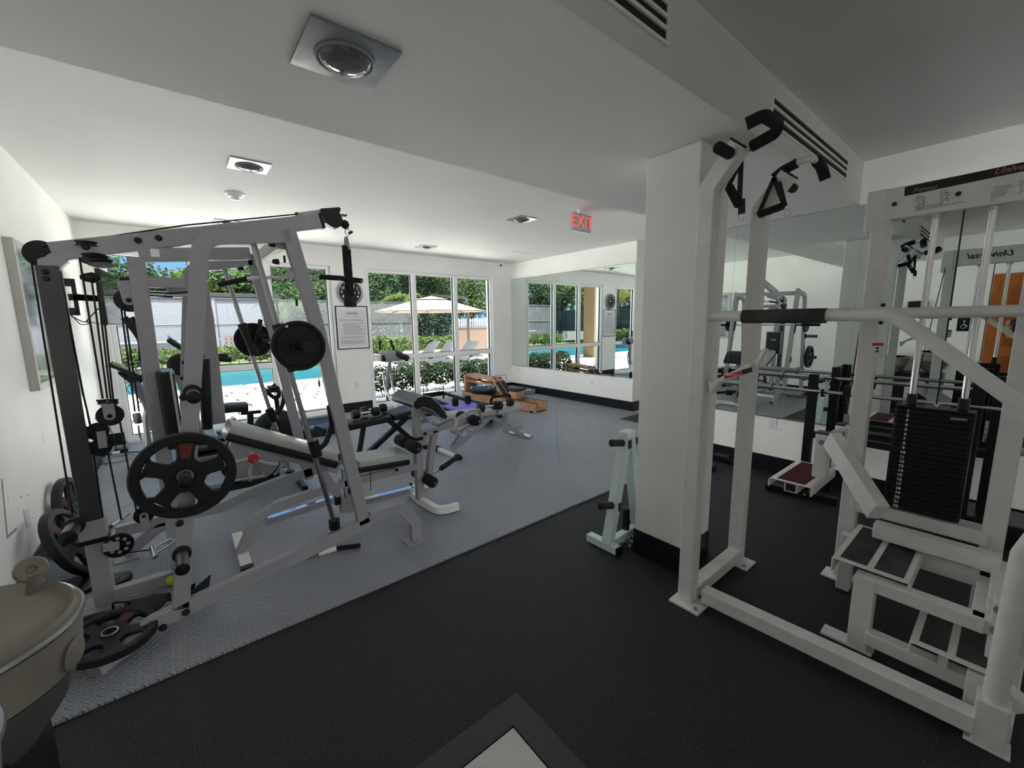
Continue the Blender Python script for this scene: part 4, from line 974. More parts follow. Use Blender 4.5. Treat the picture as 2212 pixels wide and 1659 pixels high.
MB().cyl((bc.x - .05, 2.3295, bc.z + .10), (bc.x - .05, 2.331, bc.z + .10), .007, 10).build('rivet', 'chrome', o)
small_plate(V((bc.x - .035, 3.62, bc.z)), .125, 'weight_plate', 'round black plate on the far end of the gym barbell')
# safety hooks
def catch(f, a_, b_, hk):
    h = MB(); h.cyl(sh(f(*a_), .05), sh(f(*b_), .05), .03, 16); o = h.build('safety_catch', 'black_plastic', hg)
    MB().tube([sh(f(*q), .05) for q in hk], .015, 10, .04, scale=None).build('catch_hook', 'black_plastic', o)
catch(N, (680, 955), (690, 990), [(690, 978), (708, 962), (718, 938), (722, 915), (716, 878)])
catch(FF, (583, 885), (597, 912), [(590, 900), (604, 893), (613, 878), (616, 862), (614, 845)])
catch(FF, (565, 720), (566, 728), [(552, 737), (562, 715), (565, 690)])
# lat bar resting across the hooks
lb = thing('lat_pulldown_bar', 'long bent pulldown bar with black grips lying across the gym uprights', 'pulldown bar', P(620, 600, y=3.0))
L1 = [P(474, 615, y=3.38), P(540, 601, y=3.22), P(620, 598, y=3.0), P(690, 598, y=2.85), P(782, 607, y=2.66)]
MB().tube(fillet(L1, .2), .011, 10).build('bar', 'steel', lb); MB().tube([L1[0], P(533, 602, y=3.235)], .0165, 12).build('grip', 'black_foam', lb); MB().tube([P(692, 598, y=2.845), P(735, 601, y=2.76), L1[-1]], .016, 12, .1).build('grip', 'black_foam', lb)
MB().lathe(P(625, 589, y=2.98), (0, 1, 0), [(.008, 0), (.018, 0), (.018, .006), (.008, .006)], 16).build('eyelet', 'steel', lb)
# rope
rp = thing('triceps_rope', 'twisted black rope attachment hanging from the overhead beam', 'rope', C(751, 520))
r0 = C(748, 522)
MB().prism([r0 + V((x, -.004, z)) for x, z in ((-.014, .02), (-.008, .032), (.008, .032), (.014, .02), (.022, -.05), (-.02, -.05))], (0, .006, 0)).build('metal_clip', 'steel', rp)
for s_, (a, b) in enumerate((((745, 532), (753, 646)), ((753, 536), (762, 646)))):
    A_, B_ = C(*a), C(*b); A_.y += .02 * s_; B_.y += .03 * s_
    m = MB(); n_ = 46
    for q in range(3):
        pts = []
        for k in range(n_ + 1):
            t = k / n_; an = t * 2 * pi * 6.5 + q * 2 * pi / 3; pts.append(A_.lerp(B_, t) + V((.0105 * cos(an), .0105 * sin(an), 0)))
        m.tube(pts, .0115, 7)
    m.build('strand', 'black_foam', rp); MB().capsule(B_ + V((0, 0, .02)), B_ - V((0, 0, .055)), .034, 18).build('rubber_end', 'black_rubber', rp)
    MB().capsule(B_ - V((0, 0, .054)), B_ - V((0, 0, .058)), .024, 16, .001).build('end_rim', 'white_plastic', rp)
# big five-spoke plate
def spoke_plate(name, c_, ax, R_, label, group=None, hole=.027, nsp=5, rot=0., t=.045, m='black_rubber', red=True):
    c_ = V(c_); ax = V(ax).normalized(); u = ax.orthogonal().normalized()
    if abs(ax.z) < .9: u = V((0, 0, 1)) - ax * ax.z; u.normalize()
    w_ = ax.cross(u); o = thing(name, label, 'weight plate', c_, group)
    rim = MB().lathe(c_ - ax * t / 2, ax, [(R_ * .79, t * .2), (R_ * .82, 0), (R_ * .97, 0), (R_, t * .12), (R_, t * .88), (R_ * .97, t), (R_ * .82, t), (R_ * .79, t * .8), (R_ * .79, t * .2)], 56).build('rim', m, o)
    MB().lathe(c_ - ax * t / 2, ax, [(hole, 0), (R_ * .20, 0), (R_ * .22, t * .18), (R_ * .40, t * .2), (R_ * .40, t * .8), (R_ * .22, t * .82), (R_ * .20, t), (hole, t), (hole, 0)], 40).build('hub', m, o)
    MB().lathe(c_ - ax * (t / 2 + .0015), ax, [(hole - .003, 0), (hole + .004, 0), (hole + .004, t + .003), (hole - .003, t + .003), (hole - .003, 0)], 32).build('bush', 'steel', o)
    for k in range(nsp):
        a = rot + 2 * pi * k / nsp; d = u * cos(a) + w_ * sin(a); s_ = ax.cross(d)
        h0, h1 = R_ * .22, R_ * .17; half = pi / nsp
        pl = []
        for (rr, an) in ((.35, -.60), (.47, -.34), (.70, -.25), (.82, -.36), (.82, .36), (.70, .25), (.47, .34), (.35, .60)): pl.append(c_ + (d * cos(an) + s_ * sin(an)) * R_ * rr - ax * t * .28)
        sp = MB().prism(pl, ax * t * .56).build('spoke', m, o, .004)
        if red and k in (0,):
            pl = [c_ + (d * cos(an) + s_ * sin(an)) * R_ * rr - ax * (t * .28 + .0012) for rr, an in ((.42, -.2), (.78, -.17), (.78, .17), (.42, .2))]
            MB().prism(pl, ax * (t * .56 + .0024)).build('red_marking', 'red_paint', sp)
    return o
cb = P(400, 1026, y=2.40)
spoke_plate('weight_plate', cb, (0, 1, 0), .2, 'large black five-spoke plate hanging on the near gym upright', rot=.12)
# plates leaning on the left wall
spoke_plate('weight_plate', (-.61, 3.50, .215), (1, -.12, .42), .225, 'black spoked plate standing against the left wall, front one of two', rot=.5)
spoke_plate('weight_plate', (-.70, 4.15, .225), (1, -.12, .12), .225, 'black spoked plate leaning on the left wall, behind the front one', rot=.9)
# plates lying by the gym foot
_c = P(238, 1372, z=.10); spoke_plate('weight_plate', _c, (.06, -.10, 1), .17, 'black spoked plate lying on the gym foot beside the drinking fountain', rot=.3, t=.04)
_c = P(186, 1362, z=.05); spoke_plate('weight_plate', _c, (.03, .02, 1), .125, 'smaller black plate lying flat beside the spoked plate at the gym foot', rot=.2, nsp=3, red=False, t=.03)
for k, (x, y, z, r_, lb_) in enumerate(((-.60, 3.28, .028, .12, 'small flat plate on the floor near the standing plates'), (-.42, 3.22, .026, .075, 'small shiny plate lying on the floor behind the gym column foot'))):
    o = thing('weight_plate', lb_, 'weight plate', (x, y, 0.013)); MB().lathe((x, y, .014), (0, 0, 1), [(.02, 0), (r_, 0), (r_, .02), (r_ * .85, .024), (r_ * .3, .018), (.02, .022)], 36).build('disc', 'black_iron', o)
# loose handles
def handle(name, pts, r, label, grip=None, m='chrome'):
    o = thing(name, label, 'cable handle', pts[0]); MB().tube(pts, r, 10, .02).build('bar', m, o)
    if grip: MB().cyl(grip[0], grip[1], grip[2], 16).build('grip', grip[3], o)
    return o
handle('cable_handle', [P(331, 1185, y=2.85), P(372, 1162, y=2.85), P(378, 1170, y=2.80), P(337, 1196, y=2.8)], .006, 'chrome stirrup handle hanging at the low pulley of the gym', (P(330, 1182, y=2.86), P(336, 1204, y=2.8), .016, 'chrome'))
handle('floor_bar', [P(222, 1150, z=.03), P(258, 1125, z=.03), P(278, 1110, z=.03)], .011, 'short chrome bar with black end lying on the foam mat by the left wall', (P(222, 1150, z=.03), P(240, 1137, z=.03), .014, 'black_rubber'))
handle('floor_bar', [P(665, 1204, z=.022), P(690, 1193, z=.03)], .008, 'bar with pale sleeve and black grip lying under the near gym rail', None, 'black_rubber')
o = bpy.data.objects['floor_bar.001']
MB().cyl(P(688, 1196, z=.03), P(726, 1185, z=.03), .017, 16).build('sleeve', 'white_plastic', o); MB().capsule(P(726, 1185, z=.03), P(779, 1178, z=.03), .015, 14).build('grip', 'black_foam', o)
ms = thing('ankle_strap', 'black ankle strap heap beside the near gym upright', 'strap', P(437, 1290, z=.02))
MB().pad([P(415, 1284, z=.10), P(432, 1262, z=.16), P(441, 1284, z=.10)], .07, .012, (0, 0, 1)).build('cuff', 'black_vinyl', ms); MB().beam([P(418, 1262, z=.16), P(410, 1280, z=.08), P(420, 1300, z=.03)], .02, .004).build('webbing', 'black_foam', ms)
o = thing('black_cloth', 'crumpled black cloth heap beside the gym rail and the spoked plate', 'cloth', (-.3, 2.78, .2))
bm_ = MB(); random.seed(9); n_ = 9; _c = P(322, 1316, z=.05); vs = [_c + V((-.09 + .022 * i, -.05 + .018 * j, .02 + .03 * sin(i * .9) * cos(j * .8) + .004 * (8 - i))) for i in range(n_) for j in range(7)]; bm_.add(vs, [(i * 7 + j, i * 7 + j + 1, (i + 1) * 7 + j + 1, (i + 1) * 7 + j) for i in range(n_ - 1) for j in range(6)]); q = bm_.build('fabric', 'grey_cloth', o, smooth=True); sm = q.modifiers.new('thick', 'SOLIDIFY'); sm.thickness = .006
handle('cable_handle', [P(245, 1315, z=.08), P(243, 1302, z=.12), P(278, 1300, z=.12), P(280, 1306, z=.10)], .005, 'thin black wire handle lying between the plates and the gym foot', None, 'black_iron')
handle('cable_handle', [P(229, 1322, z=.06), P(263, 1321, z=.06)], .007, 'short steel pin lying on the pile by the gym foot', None, 'steel')
tb = MB().lathe(P(372, 1252, z=.046) - V((0, 0, .033)), (0, 0, 1), [(.033 * sin(pi * k / 12), .033 - .033 * cos(pi * k / 12)) for k in range(13)], 24).build('tennis_ball', 'tennis_yellow', None, label='yellow tennis ball on the mat behind the near gym upright', cat='ball')
# ---------------------------------------------------------------- incline bench inside the gym
bn = thing('weight_bench', 'pale grey padded incline bench with preacher pad and foam leg rollers inside the gym', 'weight bench', (.8, 3.0, 0))
B = lambda u, v, y=3.0: P(u, v, y=y)
a, b = B(502, 919, 2.87), B(740, 985, 2.87)
def up_pad(name, a, b, w_, th, m, m2):
    a = V((a.x, 3.0, a.z)); b = V((b.x, 3.0, b.z)); d = (b - a).normalized(); nn = V((-d.z, 0, d.x)); 
    if nn.z < 0: nn = -nn
    o = MB().pad([a - nn * th * .3, a.lerp(b, .5) - nn * th * .3, b - nn * th * .3], w_, th * .62, nn, .4).build(name, m, bn)
    MB().pad([a - nn * th * .85, b - nn * th * .85], w_ - .004, th * .55, nn, .3).build('pad_base', m2, o)
    return d, nn
mid = B(620, 957, 2.87)
d1, n1_ = up_pad('back_pad', a, b, .27, .085, 'pad_pale', 'black_vinyl')
up_pad('seat_pad', B(776, 998, 2.87), B(886, 981, 2.87), .28, .075, 'pad_pale', 'black_vinyl')
A_ = V((a.x, 3, a.z)) - n1_ * .12 + d1 * .05; B_ = V((b.x, 3, b.z)) - n1_ * .12
MB().beam([A_, B_ + d1 * .06], .05, .05).build('back_support', G, bn, .004)
MB().beam([B(735, 1045), B(800, 1030), B(905, 1005)], .05, .055).build('seat_rail', G, bn, .004)
MB().beam([B(519, 1195), B(553, 1120), B(600, 1090), B(735, 1046)], .055, .055, UY, .12).build('rear_arch', G, bn, .004)
rf0, rf1 = P(513, 1160, z=.045), P(529, 1222, z=.045)
MB().beam([V((rf0.x, 3.32, .045)), V((rf0.x, 2.80, .045))], .06, .05).build('rear_foot_bar', 'frame_cream', bn, .003)
MB().bb((rf0.x - .033, 2.76, .014), (rf0.x + .033, 2.81, .073)).build('foot_cap', 'black_plastic', bn, .004)
MB().beam([B(573, 1127), B(722, 1078)], .045, .045).build('chrome_strut', 'chrome', bn, .003)
MB().beam([B(757, 1091), B(893, 1056)], .045, .045).build('chrome_strut', 'chrome', bn, .003); MB().bb(B(722, 1090) - V((0, .03, 0)), B(734, 1070) + V((0, .03, 0))).build('strut_cap', 'black_plastic', bn, .004)
MB().beam([B(690, 1010), B(752, 1100)], .045, .05).build('brace', G, bn, .004); MB().beam([B(745, 1010), B(757, 1105)], .05, .05, UY).build('brace', G, bn, .004)
MB().beam([B(735, 1100), B(770, 1088)], .055, .05).build('brace_joint', G, bn, .004)
po0, po1 = B(896, 880), B(908, 1082); MB().bb((po1.x - .03, 2.97, .06), (po1.x + .03, 3.03, po0.z)).build('front_post', G, bn, .004)
zc = B(893, 948).z; MB().bb((po1.x - .036, 2.964, zc - .014), (po1.x + .036, 3.036, zc + .014)).build('post_clamp', 'black_plastic', bn, .004)
uf = [V((po1.x + .21, 2.70, .05)), V((po1.x + .02, 2.72, .05)), V((po1.x - .0, 3.0, .05)), V((po1.x + .02, 3.26, .05)), V((po1.x + .20, 3.28, .05))]
uf[0] = P(990, 1093, z=.05)
MB().beam(fillet(uf, .14), .05, .055).build('front_foot', 'frame_cream', bn, .003)
# preacher pad: half-round pad along y
pc = B(895, 872); prof = []
m = MB(); ring = []
# section in x-z : round front (left) to tapering right lower
sec = [(-.10, .02), (-.095, .055), (-.06, .085), (-.01, .095), (.05, .075), (.11, .02), (.16, -.05), (.185, -.10), (.165, -.115), (.13, -.10), (.05, -.02), (-.02, .01), (-.07, -.005)]
m.prism([V((pc.x - .01 + x, 2.78, pc.z + z)) for x, z in sec], (0, .42, 0)); q = m.build('preacher_pad', 'black_vinyl', bn, .012)
MB().tube([V((pc.x - .01 + x * 1.01, 2.79, pc.z + z * 1.01)) for x, z in sec], .005, 6, closed=True).build('piping', 'plastic_grey', q)
MB().beam([B(905, 885), B(925, 912)], .03, .02).build('pad_bracket', G, bn, .002)
# rollers
def roller(c_, L=.15, r=.047, gap=.05, par=bn, ym=3.0):
    c_ = V((c_.x, ym, c_.z))
    k = MB().cyl(c_ - V((0, L + gap, 0)), c_ + V((0, L + gap, 0)), .012, 12).build('roller_axle', 'steel', par)
    for s_ in (-1, 1): MB().capsule(c_ + V((0, s_ * gap / 2, 0)), c_ + V((0, s_ * (gap / 2 + L), 0)), r, 20).build('foam_roller', 'black_foam', k)
roller(P(890, 963, y=2.92)); roller(P(935, 1042, y=2.85), .13, .045, .08)
MB().beam(fillet([B(914, 960), B(912, 942), B(925, 932), B(985, 912), B(1010, 902)], .04), .05, .06, UY).build('curl_arm', G, bn, .004)
roller(P(1022, 907, y=2.92), .10, .045, .10)
MB().beam([B(938, 928), B(930, 985), B(925, 1045)], .05, .06, UY).build('leg_lever', G, bn, .004)
bolt(B(918, 937, 2.96), (0, -1, 0), .014, .012, bn); bolt(B(857, 1015, 2.96), (0, -1, 0), .012, .012, bn); bolt(B(887, 1046, 2.96), (0, -1, 0), .012, .012, bn)
MB().bb(B(848, 1000) + V((0, -.03, 0)), B(866, 1022) + V((0, .03, 0))).build('seat_post_bracket', G, bn, .003)
MB().tube([B(947, 918, 2.98), B(970, 908, 2.85), B(985, 905, 2.82), B(985, 920, 2.72), B(975, 930, 2.66)], .012, 10, .03).build('curl_handle', 'frame_grey', bn)
MB().capsule(P(932, 913, y=3.0), P(952, 920, y=2.97), .014, 12).build('handle_grip', 'plastic_grey', bn); MB().capsule(P(975, 930, y=2.70), P(998, 941, y=2.60), .015, 12).build('handle_grip', 'plastic_grey', bn)
MB().tube([B(985, 906, 2.85), B(1015, 888, 2.95), B(1035, 885, 3.1), B(1040, 905, 3.15)], .012, 10, .05).build('curl_handle', 'frame_grey', bn)
MB().tube([B(935, 1022), B(948, 1015), B(955, 1005)], .012, 8, .02).build('stub', 'steel', bn); MB().capsule(P(953, 1012, y=2.95), P(991, 985, y=3.2), .022, 16).build('curl_grip', 'black_foam', bn)
MB().tube([B(800, 1010, 2.9), B(801, 1035, 2.9), B(800, 1060, 2.9)], .003, 5).build('torn_thread', 'black_foam', bn)
# ================================================================== multi-station gym at the right
K = 'frame_cream'
mg = thing('multi_station_gym', 'tall off-white multi-station gym with numbered black weight stack at the right', 'gym machine', (2.6, .3, 0))
def gb(name, pts, w_=.06, h=.06, up=(0, 0, 1), r=0, m=K, par=None, bev=.005): return MB().beam(pts, w_, h, up, r).build(name, m, par or mg, bev)
def Xp(u, v, x): return P(u, v, x=x)
# chin-up posts
px0, px1, py = 2.005, 2.60, .99
zt0 = 2.10
for x, s_ in ((px0, -1), (px1, 1)):
    gb('chin_post', [(x, py, .015), (x, py, 2.10), (x, py - .125, 2.255)], .075, .075, (1, 0, 0))
    gb('post_cap', [(x, py - .122, 2.252), (x, py - .128, 2.259)], .08, .08, (1, 0, 0), m='black_plastic', bev=.002)
    MB().bb((x - .085, py - .10, .001), (x + .05, py + .06, .014)).build('foot_plate', K, mg, .003)
    MB().lathe((x - .06, py - .075, .014), (0, 0, 1), [(.010, 0), (.010, .012), (.001, .014)], 6).build('anchor_bolt', 'steel', mg)
    gp = V((x + s_ * .04, py - .10, 2.215)); MB().capsule(gp, gp + V((s_ * .12, 0, 0)), .024, 18).build('stub_grip', 'black_foam', mg)
# u shaped handles
h0 = Xp(1600, 328, px0); hA = [V((px0, .885, 2.235)), Xp(1628, 313, px0), Xp(1676, 287, px0 - .01), Xp(1680, 268, px0 - .03), Xp(1650, 249, px0 - .17), Xp(1612, 268, px0 - .19)]
MB().tube(fillet(hA, .035), .016, 14).build('pull_up_handle', K, mg)
MB().tube(fillet([Xp(1624, 316, px0)] + hA[2:], .035, 8), .0235, 16).build('foam_grip', 'black_foam', mg)
hB = [V((px1, .885, 2.235)), Xp(1672, 382, px1), Xp(1735, 345, px1), Xp(1757, 343, px1 + .02), Xp(1774, 360, px1 + .12), Xp(1783, 388, px1 + .14)]
MB().tube(fillet(hB, .03), .016, 14).build('pull_up_handle', K, mg)
MB().tube([Xp(1672, 384, px1), Xp(1690, 369, px1), Xp(1722, 352, px1)], .0245, 16, .02).build('foam_grip', 'black_foam', mg)
MB().tube(fillet([Xp(1764, 348, px1 + .04), Xp(1775, 362, px1 + .12), Xp(1783, 388, px1 + .14)], .03), .025, 16).build('foam_grip', 'black_foam', mg)
# base frame
gb('side_floor_rail', [P(1520, 1282, z=.07), V((2.075, -.04, .07))], .07, .07)
gb('cross_floor_rail', [(px0, py - .01, .06), (px1, py - .01, .06)], .07, .07)
bolt((px0 + .038, py - .02, .18), (1, -.2, 0), .012, .02, mg)
# dip bars
RB = .0245
f0 = V((2.085, -.075, .08))
b1 = [V((px0, py - .02, 1.515)), Xp(1930, 679, 2.0), Xp(2212, 880, 2.04), Xp(2212, 880, 2.04) + V((.01, -.09, -.11))]
MB().tube(fillet(b1, .09, 8), RB, 18).build('dip_bar', K, mg)
MB().tube([Xp(1605, 684, 2.0), Xp(1785, 682, 2.0)], .030, 18).build('dip_bar_grip', 'grip_black', mg)
b2_ = [V((px1, py - .02, 1.518)), V((px1, -.25, 1.52)), V((px1, -.45, 1.3))]
MB().tube(fillet(b2_, .09, 8), RB, 18).build('dip_bar', K, mg); MB().tube([V((px1, .85, 1.518)), V((px1, .55, 1.518))], .030, 18).build('dip_bar_grip', 'grip_black', mg)
e1 = b1[-1]
MB().tube([f0 + V((0, 0, .02)), Xp(2150, 1500, 2.083), Xp(2212, 1200, 2.08), V((2.07, -.16, 1.0)), e1], .030, 20, .05).build('front_pipe', K, mg)
MB().tube([V((px1 + .02, -.12, .06)), V((px1 + .01, -.3, .9)), b2_[-1]], .028, 16).build('front_pipe', K, mg)
gb('pipe_socket', [f0 + V((0, 0, -.07)), f0 + V((0, .0, .10))], .08, .08, (1, 0, 0)); MB().bb((2.045, -.13, .001), (2.13, -.02, .012)).build('foot_plate', K, mg, .002)
gb('front_floor_rail', [V((2.09, -.09, .07)), V((px1 + .02, -.12, .07))], .07, .07)
# warning gusset arm
a, b = Xp(1538, 838, px0), Xp(1628, 797, px0)
gm = MB(); gm.prism([a + V((-.03, 0, .03)), Xp(1626, 783, px0) + V((-.03, 0, 0)), Xp(1629, 802, px0) + V((-.03, 0, 0)), Xp(1560, 825, px0) + V((-.03, 0, 0)), Xp(1540, 850, px0) + V((-.03, 0, 0)), Xp(1535, 820, px0) + V((-.03, 0, 0))], (.06, 0, 0)); gg = gm.build('knee_arm', K, mg, .004)
def label_on_x(x, pts, m, par, name='label', d=.0012):
    return MB().prism([V((x, p.y, p.z)) for p in pts], (d, 0, 0)).build(name, m, par)
xl = px0 - .0315
label_on_x(xl, [Xp(1564, 811, xl), Xp(1601, 800, xl), Xp(1602, 809, xl), Xp(1565, 819, xl)], 'red_bright', gg, 'warning_label')
label_on_x(xl, [Xp(1602, 799, xl), Xp(1624, 793, xl), Xp(1625, 803, xl), Xp(1603, 809, xl)], 'black_plastic', gg, 'black_label')
pa, pb = Xp(1582, 814.0, xl), Xp(1613, 801, xl)
text('WARNING', .013, 'white_print', gg, V((xl - .0016, Xp(1583, 810, xl).y, Xp(1583, 810, xl).z)), (0, -1, .12), (0, .12, 1))
MB().tube([Xp(1632, 795, px0), Xp(1655, 753, px0)], .011, 12).build('stop_pin', K, mg)
# weight tower
TX0 = 2.85
yl, yr = .50, -.02
zb = .0
tw = thing  # readability
gb('tower_post', [(TX0 + .03, .515, .012), (TX0 + .03, .515, 2.06)], .075, .07, (1, 0, 0))
gb('tower_post', [(TX0 + .03, -.015, .012), (TX0 + .03, -.015, 2.06)], .075, .07, (1, 0, 0))
MB().bb((TX0 - .04, .46, .001), (TX0 + .08, .60, .012)).build('foot_plate', K, mg, .002)
MB().bb((TX0 - .01, -.11, 1.985), (TX0 + .07, .575, 2.135)).build('top_beam', K, mg, .005)
MB().bb((TX0 - .013, .50, 1.935), (TX0 + .075, .58, 2.137)).build('pulley_cover', K, mg, .004)
xf = TX0 - .0112
def strip_px(px, m, name, x=None, d=.0012, par=mg): x = x or xf; return label_on_x(x, [Xp(u, v, x) for u, v in px], m, par, name, d)
strip_px([(1955, 404), (2215, 349), (2215, 369), (1953, 424)], 'black_plastic', 'header_sticker')
text('Universal', .034, 'sticker_pink', mg, V((xf - .0022, Xp(2192, 371, xf).y, Xp(2192, 371, xf).z)), (0, -1, 0), (0, 0, 1), shear=.4, bold=.0006) if False else None
mat('sticker_pink', (.45, .16, .15), .5); mat('sticker_grey', (.30, .31, .31), .6); mat('print_grey', (.28, .28, .27), .7)
text('Universal', .036, 'sticker_pink', mg, V((xf - .0014, Xp(2198, 366, xf).y, Xp(2198, 362, xf).z)), (0, -1, 0), (0, 0, 1), 'header_lettering', shear=.4, bold=.0006)
text('Fitness', .030, 'sticker_grey', mg, V((xf - .0014, Xp(1997, 408, xf).y, Xp(1997, 408, xf).z)), (0, -1, 0), (0, 0, 1), 'header_lettering', shear=.35)
# instruction prints
pr = MB()
def bar_px(u0, v0, L, t=1.6, x=xf):
    a, b = Xp(u0, v0, x), Xp(u0 + L, v0 - L * .19, x); c, d = Xp(u0 + L, v0 - L * .19 + t, x), Xp(u0, v0 + t, x)
    pr.prism([V((x, p.y, p.z)) for p in (a, b, c, d)], (-.0008, 0, 0))
for u0, v0 in ((1976, 424), (2027, 413), (2198, 390)):
    for k in range(7): bar_px(u0 + random.uniform(0, 6), v0 + k * 4.6, random.uniform(6, 20), 1.4)
    for k in range(4): bar_px(u0 + 16 + random.uniform(0, 3), v0 + 2 + k * 5.5, 5, 2.6)
for k, L in enumerate((110, 60)): bar_px(1976, 455 - k * 5, L, 1.2)
for k, L in enumerate((40, 46, 34, 30, 26)): bar_px(2146, 405 + k * 5, L, 1.3)
for k in range(5): bar_px(2141, 416 + k * 4.4, 3, 2.2)
pr.build('instruction_print', 'print_grey', mg, kind='stuff')
for u, v in ((1932, 441), (2070, 419)): bolt(Xp(u, v, xf), (-1, 0, 0), .010, .008, mg)
for u, v in ((1908, 659), (1903, 697)): bolt(Xp(u, v, TX0 - .01), (-1, 0, 0), .010, .008, mg)
# sticker on the left post
strip_px([(1885, 741), (1909, 741), (1908, 747), (1884, 747)], 'red_bright', 'warning_sticker', TX0 - .0085)
strip_px([(1884, 747), (1908, 747), (1906, 772), (1882, 772)], 'white_print', 'warning_sticker', TX0 - .0085)
strip_px([(1892, 750), (1899, 750), (1899, 754), (1892, 754)], 'ink', 'sticker_mark', TX0 - .0095); strip_px([(1891, 757), (1898, 757), (1898, 761), (1891, 761)], 'ink', 'sticker_mark', TX0 - .0095)
# guide rods
ysL, ysR = .305, .150
yA, yB_ = Xp(2010, 560, TX0 + .03).y, Xp(2130, 560, TX0 + .03).y
for y in (yA, yB_):
    MB().cyl((TX0 + .03, y, .50), (TX0 + .03, y, 1.99), .0125, 20).build('guide_rod', 'chrome', mg)
    MB().cyl((TX0 + .03, y, 1.965), (TX0 + .03, y, 1.985), .020, 20).build('rod_clamp', 'steel', mg)
    MB().cyl((TX0 + .03, y, 1.045), (TX0 + .03, y, 1.115), .0195, 20).build('rod_sleeve', 'black_plastic', mg)
yc = (yA + yB_) / 2
MB().cyl((TX0 + .03, yc, 1.06), (TX0 + .03, yc, 1.99), .0032, 8).build('cable', 'black_rubber', mg)
MB().cyl((TX0 + .03, yc, 1.045), (TX0 + .03, yc, 1.075), .014, 12).build('selector_head', 'chrome', mg)
# stack: 22 plates
S0, S1 = .345, .088
ya_, yb_ = Xp(1927, 985, TX0 - .02).y, Xp(2098, 1000, TX0 - .02).y
ya_, yb_ = Xp(1932, 885, TX0 - .02).y, Xp(2108, 895, TX0 - .02).y
z0_, z1_ = .515, 1.045; hh = (z1_ - z0_) / 22
ws_ = None
for k in range(22):
    zb_k = z1_ - (k + 1) * hh
    m = MB(); yy0, yy1 = yb_, ya_
    m.prism([V((TX0 - .02, yy0 + .012, zb_k)), V((TX0 - .008, yy0, zb_k)), V((TX0 + .075, yy0, zb_k)), V((TX0 + .075, yy1, zb_k)), V((TX0 - .008, yy1, zb_k)), V((TX0 - .02, yy1 - .012, zb_k))], (0, 0, hh - .0022))
    if ws_ is None: o = m.build('stack_plate', 'black_iron', mg, .0015); ws_ = o; o0 = zb_k
    else: o = ws_.copy(); COL.objects.link(o); o.location = ws_.location + V((0, 0, zb_k - o0))
    ua = 1992 - k * 1.75; yn = ya_ - .072
    c = text(str(k + 1), .020, 'white_print', mg, V((TX0 - .0208, yn + .02 - .0, zb_k + hh * .5)), (0, -1, 0), (0, 0, 1), 'plate_number', bold=.0011)
MB().bb((TX0 - .022, yb_, z1_), (TX0 + .077, ya_, z1_ + .012)).build('top_plate', 'black_iron', mg, .003)
strip_px([(2053, 902), (2090, 905), (2090, 909), (2053, 907)], 'sticker_grey', 'stack_label', TX0 - .0215)
MB().bb((TX0 - .03, -.0, .44), (TX0 + .09, .50, .505)).build('stack_shelf', K, mg, .004)
# lever arms and pedals
gb('main_lever', [(2.66, .37, .44), (2.66, -.05, .44)], .07, .075)

zA = P(1790, 930, x=3.40); 
L0 = V((3.42, .86, .66)); L1_ = V((2.80, .45, .40))
q0 = P(1797, 948, x=2.92); q1 = P(1893, 1100, x=2.62)
gb('diagonal_lever', [q0, q1 + (q1 - q0) * .04], .06, .11)
# fork head: two box uprights with black caps
for u, v, xx in ((1781, 936, 2.96), (1823, 918, 3.16)):
    p = P(u, v, x=xx); gb('fork_upright', [p + V((0, 0, -.27)), p], .07, .075, (1, 0, 0)); gb('upright_cap', [p, p + V((0, 0, .008))], .074, .079, (1, 0, 0), m='black_plastic', bev=.002)
    MB().cyl(p + V((-.038, 0, -.05)), p + V((-.041, 0, -.05)), .016, 16).build('plug', 'plastic_grey', mg)
MB().tube([P(1781, 936, x=2.96) + V((0, 0, -.03)), P(1823, 918, x=3.16) + V((0, 0, -.03))], .02, 14).build('fork_tube', K, mg)
p = P(1836, 925, x=3.1); MB().cyl(p + V((0, .02, 0)), p + V((0, -.02, 0)), .018, 16).build('clevis', K, mg); q = P(1829, 902, x=3.1); MB().bb(q - V((.012, .012, .03)), q + V((.012, .012, .02))).build('clevis_link', 'steel', mg, .003)
cable_top = P(1893, 480, x=TX0); 
MB().tube([P(1893, 482, x=2.92), P(1829, 895, x=3.1)], .0035, 8).build('cable', 'black_rubber', mg)
# calf platform
PZ = .47
c4 = [P(1731, 986, z=PZ), P(1676, 1030, z=PZ), P(1762, 1055, z=PZ), P(1799, 1003, z=PZ)]
x0_, x1_ = 2.94, 3.46; y0_, y1_ = .715, .955
def channel(name, x0, x1, y0, y1, z, drop, mt_, pads, torn=False):
    t = .006; pr_ = []
    for k in range(5): a = R(90 * k / 4); pr_.append((y0 + .02 - .02 * sin(a), z - .02 + .02 * cos(a)))
    outer = [(y1 - .02 + .02 * sin(R(90 * (4 - k) / 4)), z - .02 + .02 * cos(R(90 * (4 - k) / 4))) for k in range(5)] + pr_
    outer = [(y1, z - drop)] + outer + [(y0, z - drop)]
    inner = [(min(max(y, y0 + t), y1 - t), zz if zz < z - .03 else min(zz, z - t)) for y, zz in outer][::-1]
    o = MB().prism([V((x0, y, zz)) for y, zz in outer + inner], (x1 - x0, 0, 0)).build(name, K, mg, 0)
    for j, (a0, a1, b0, b1) in enumerate(pads): MB().bb((a0, b0, z), (a1, b1, z + .0015)).build('grip_pad', mt_, o)
    return o
channel('foot_platform', x0_, x1_, y0_, y1_, PZ, .06, 'maroon', [(x0_ + .02, x1_ - .02, y0_ + .04, y1_ - .045)])
MB().beam([V((2.975, .835, .425)), V((3.5, .835, .425))], .075, .065).build('platform_tube', K, mg, .004); MB().bb((2.970, .808, .402), (2.976, .862, .448)).build('tube_opening', 'black_plastic', mg)
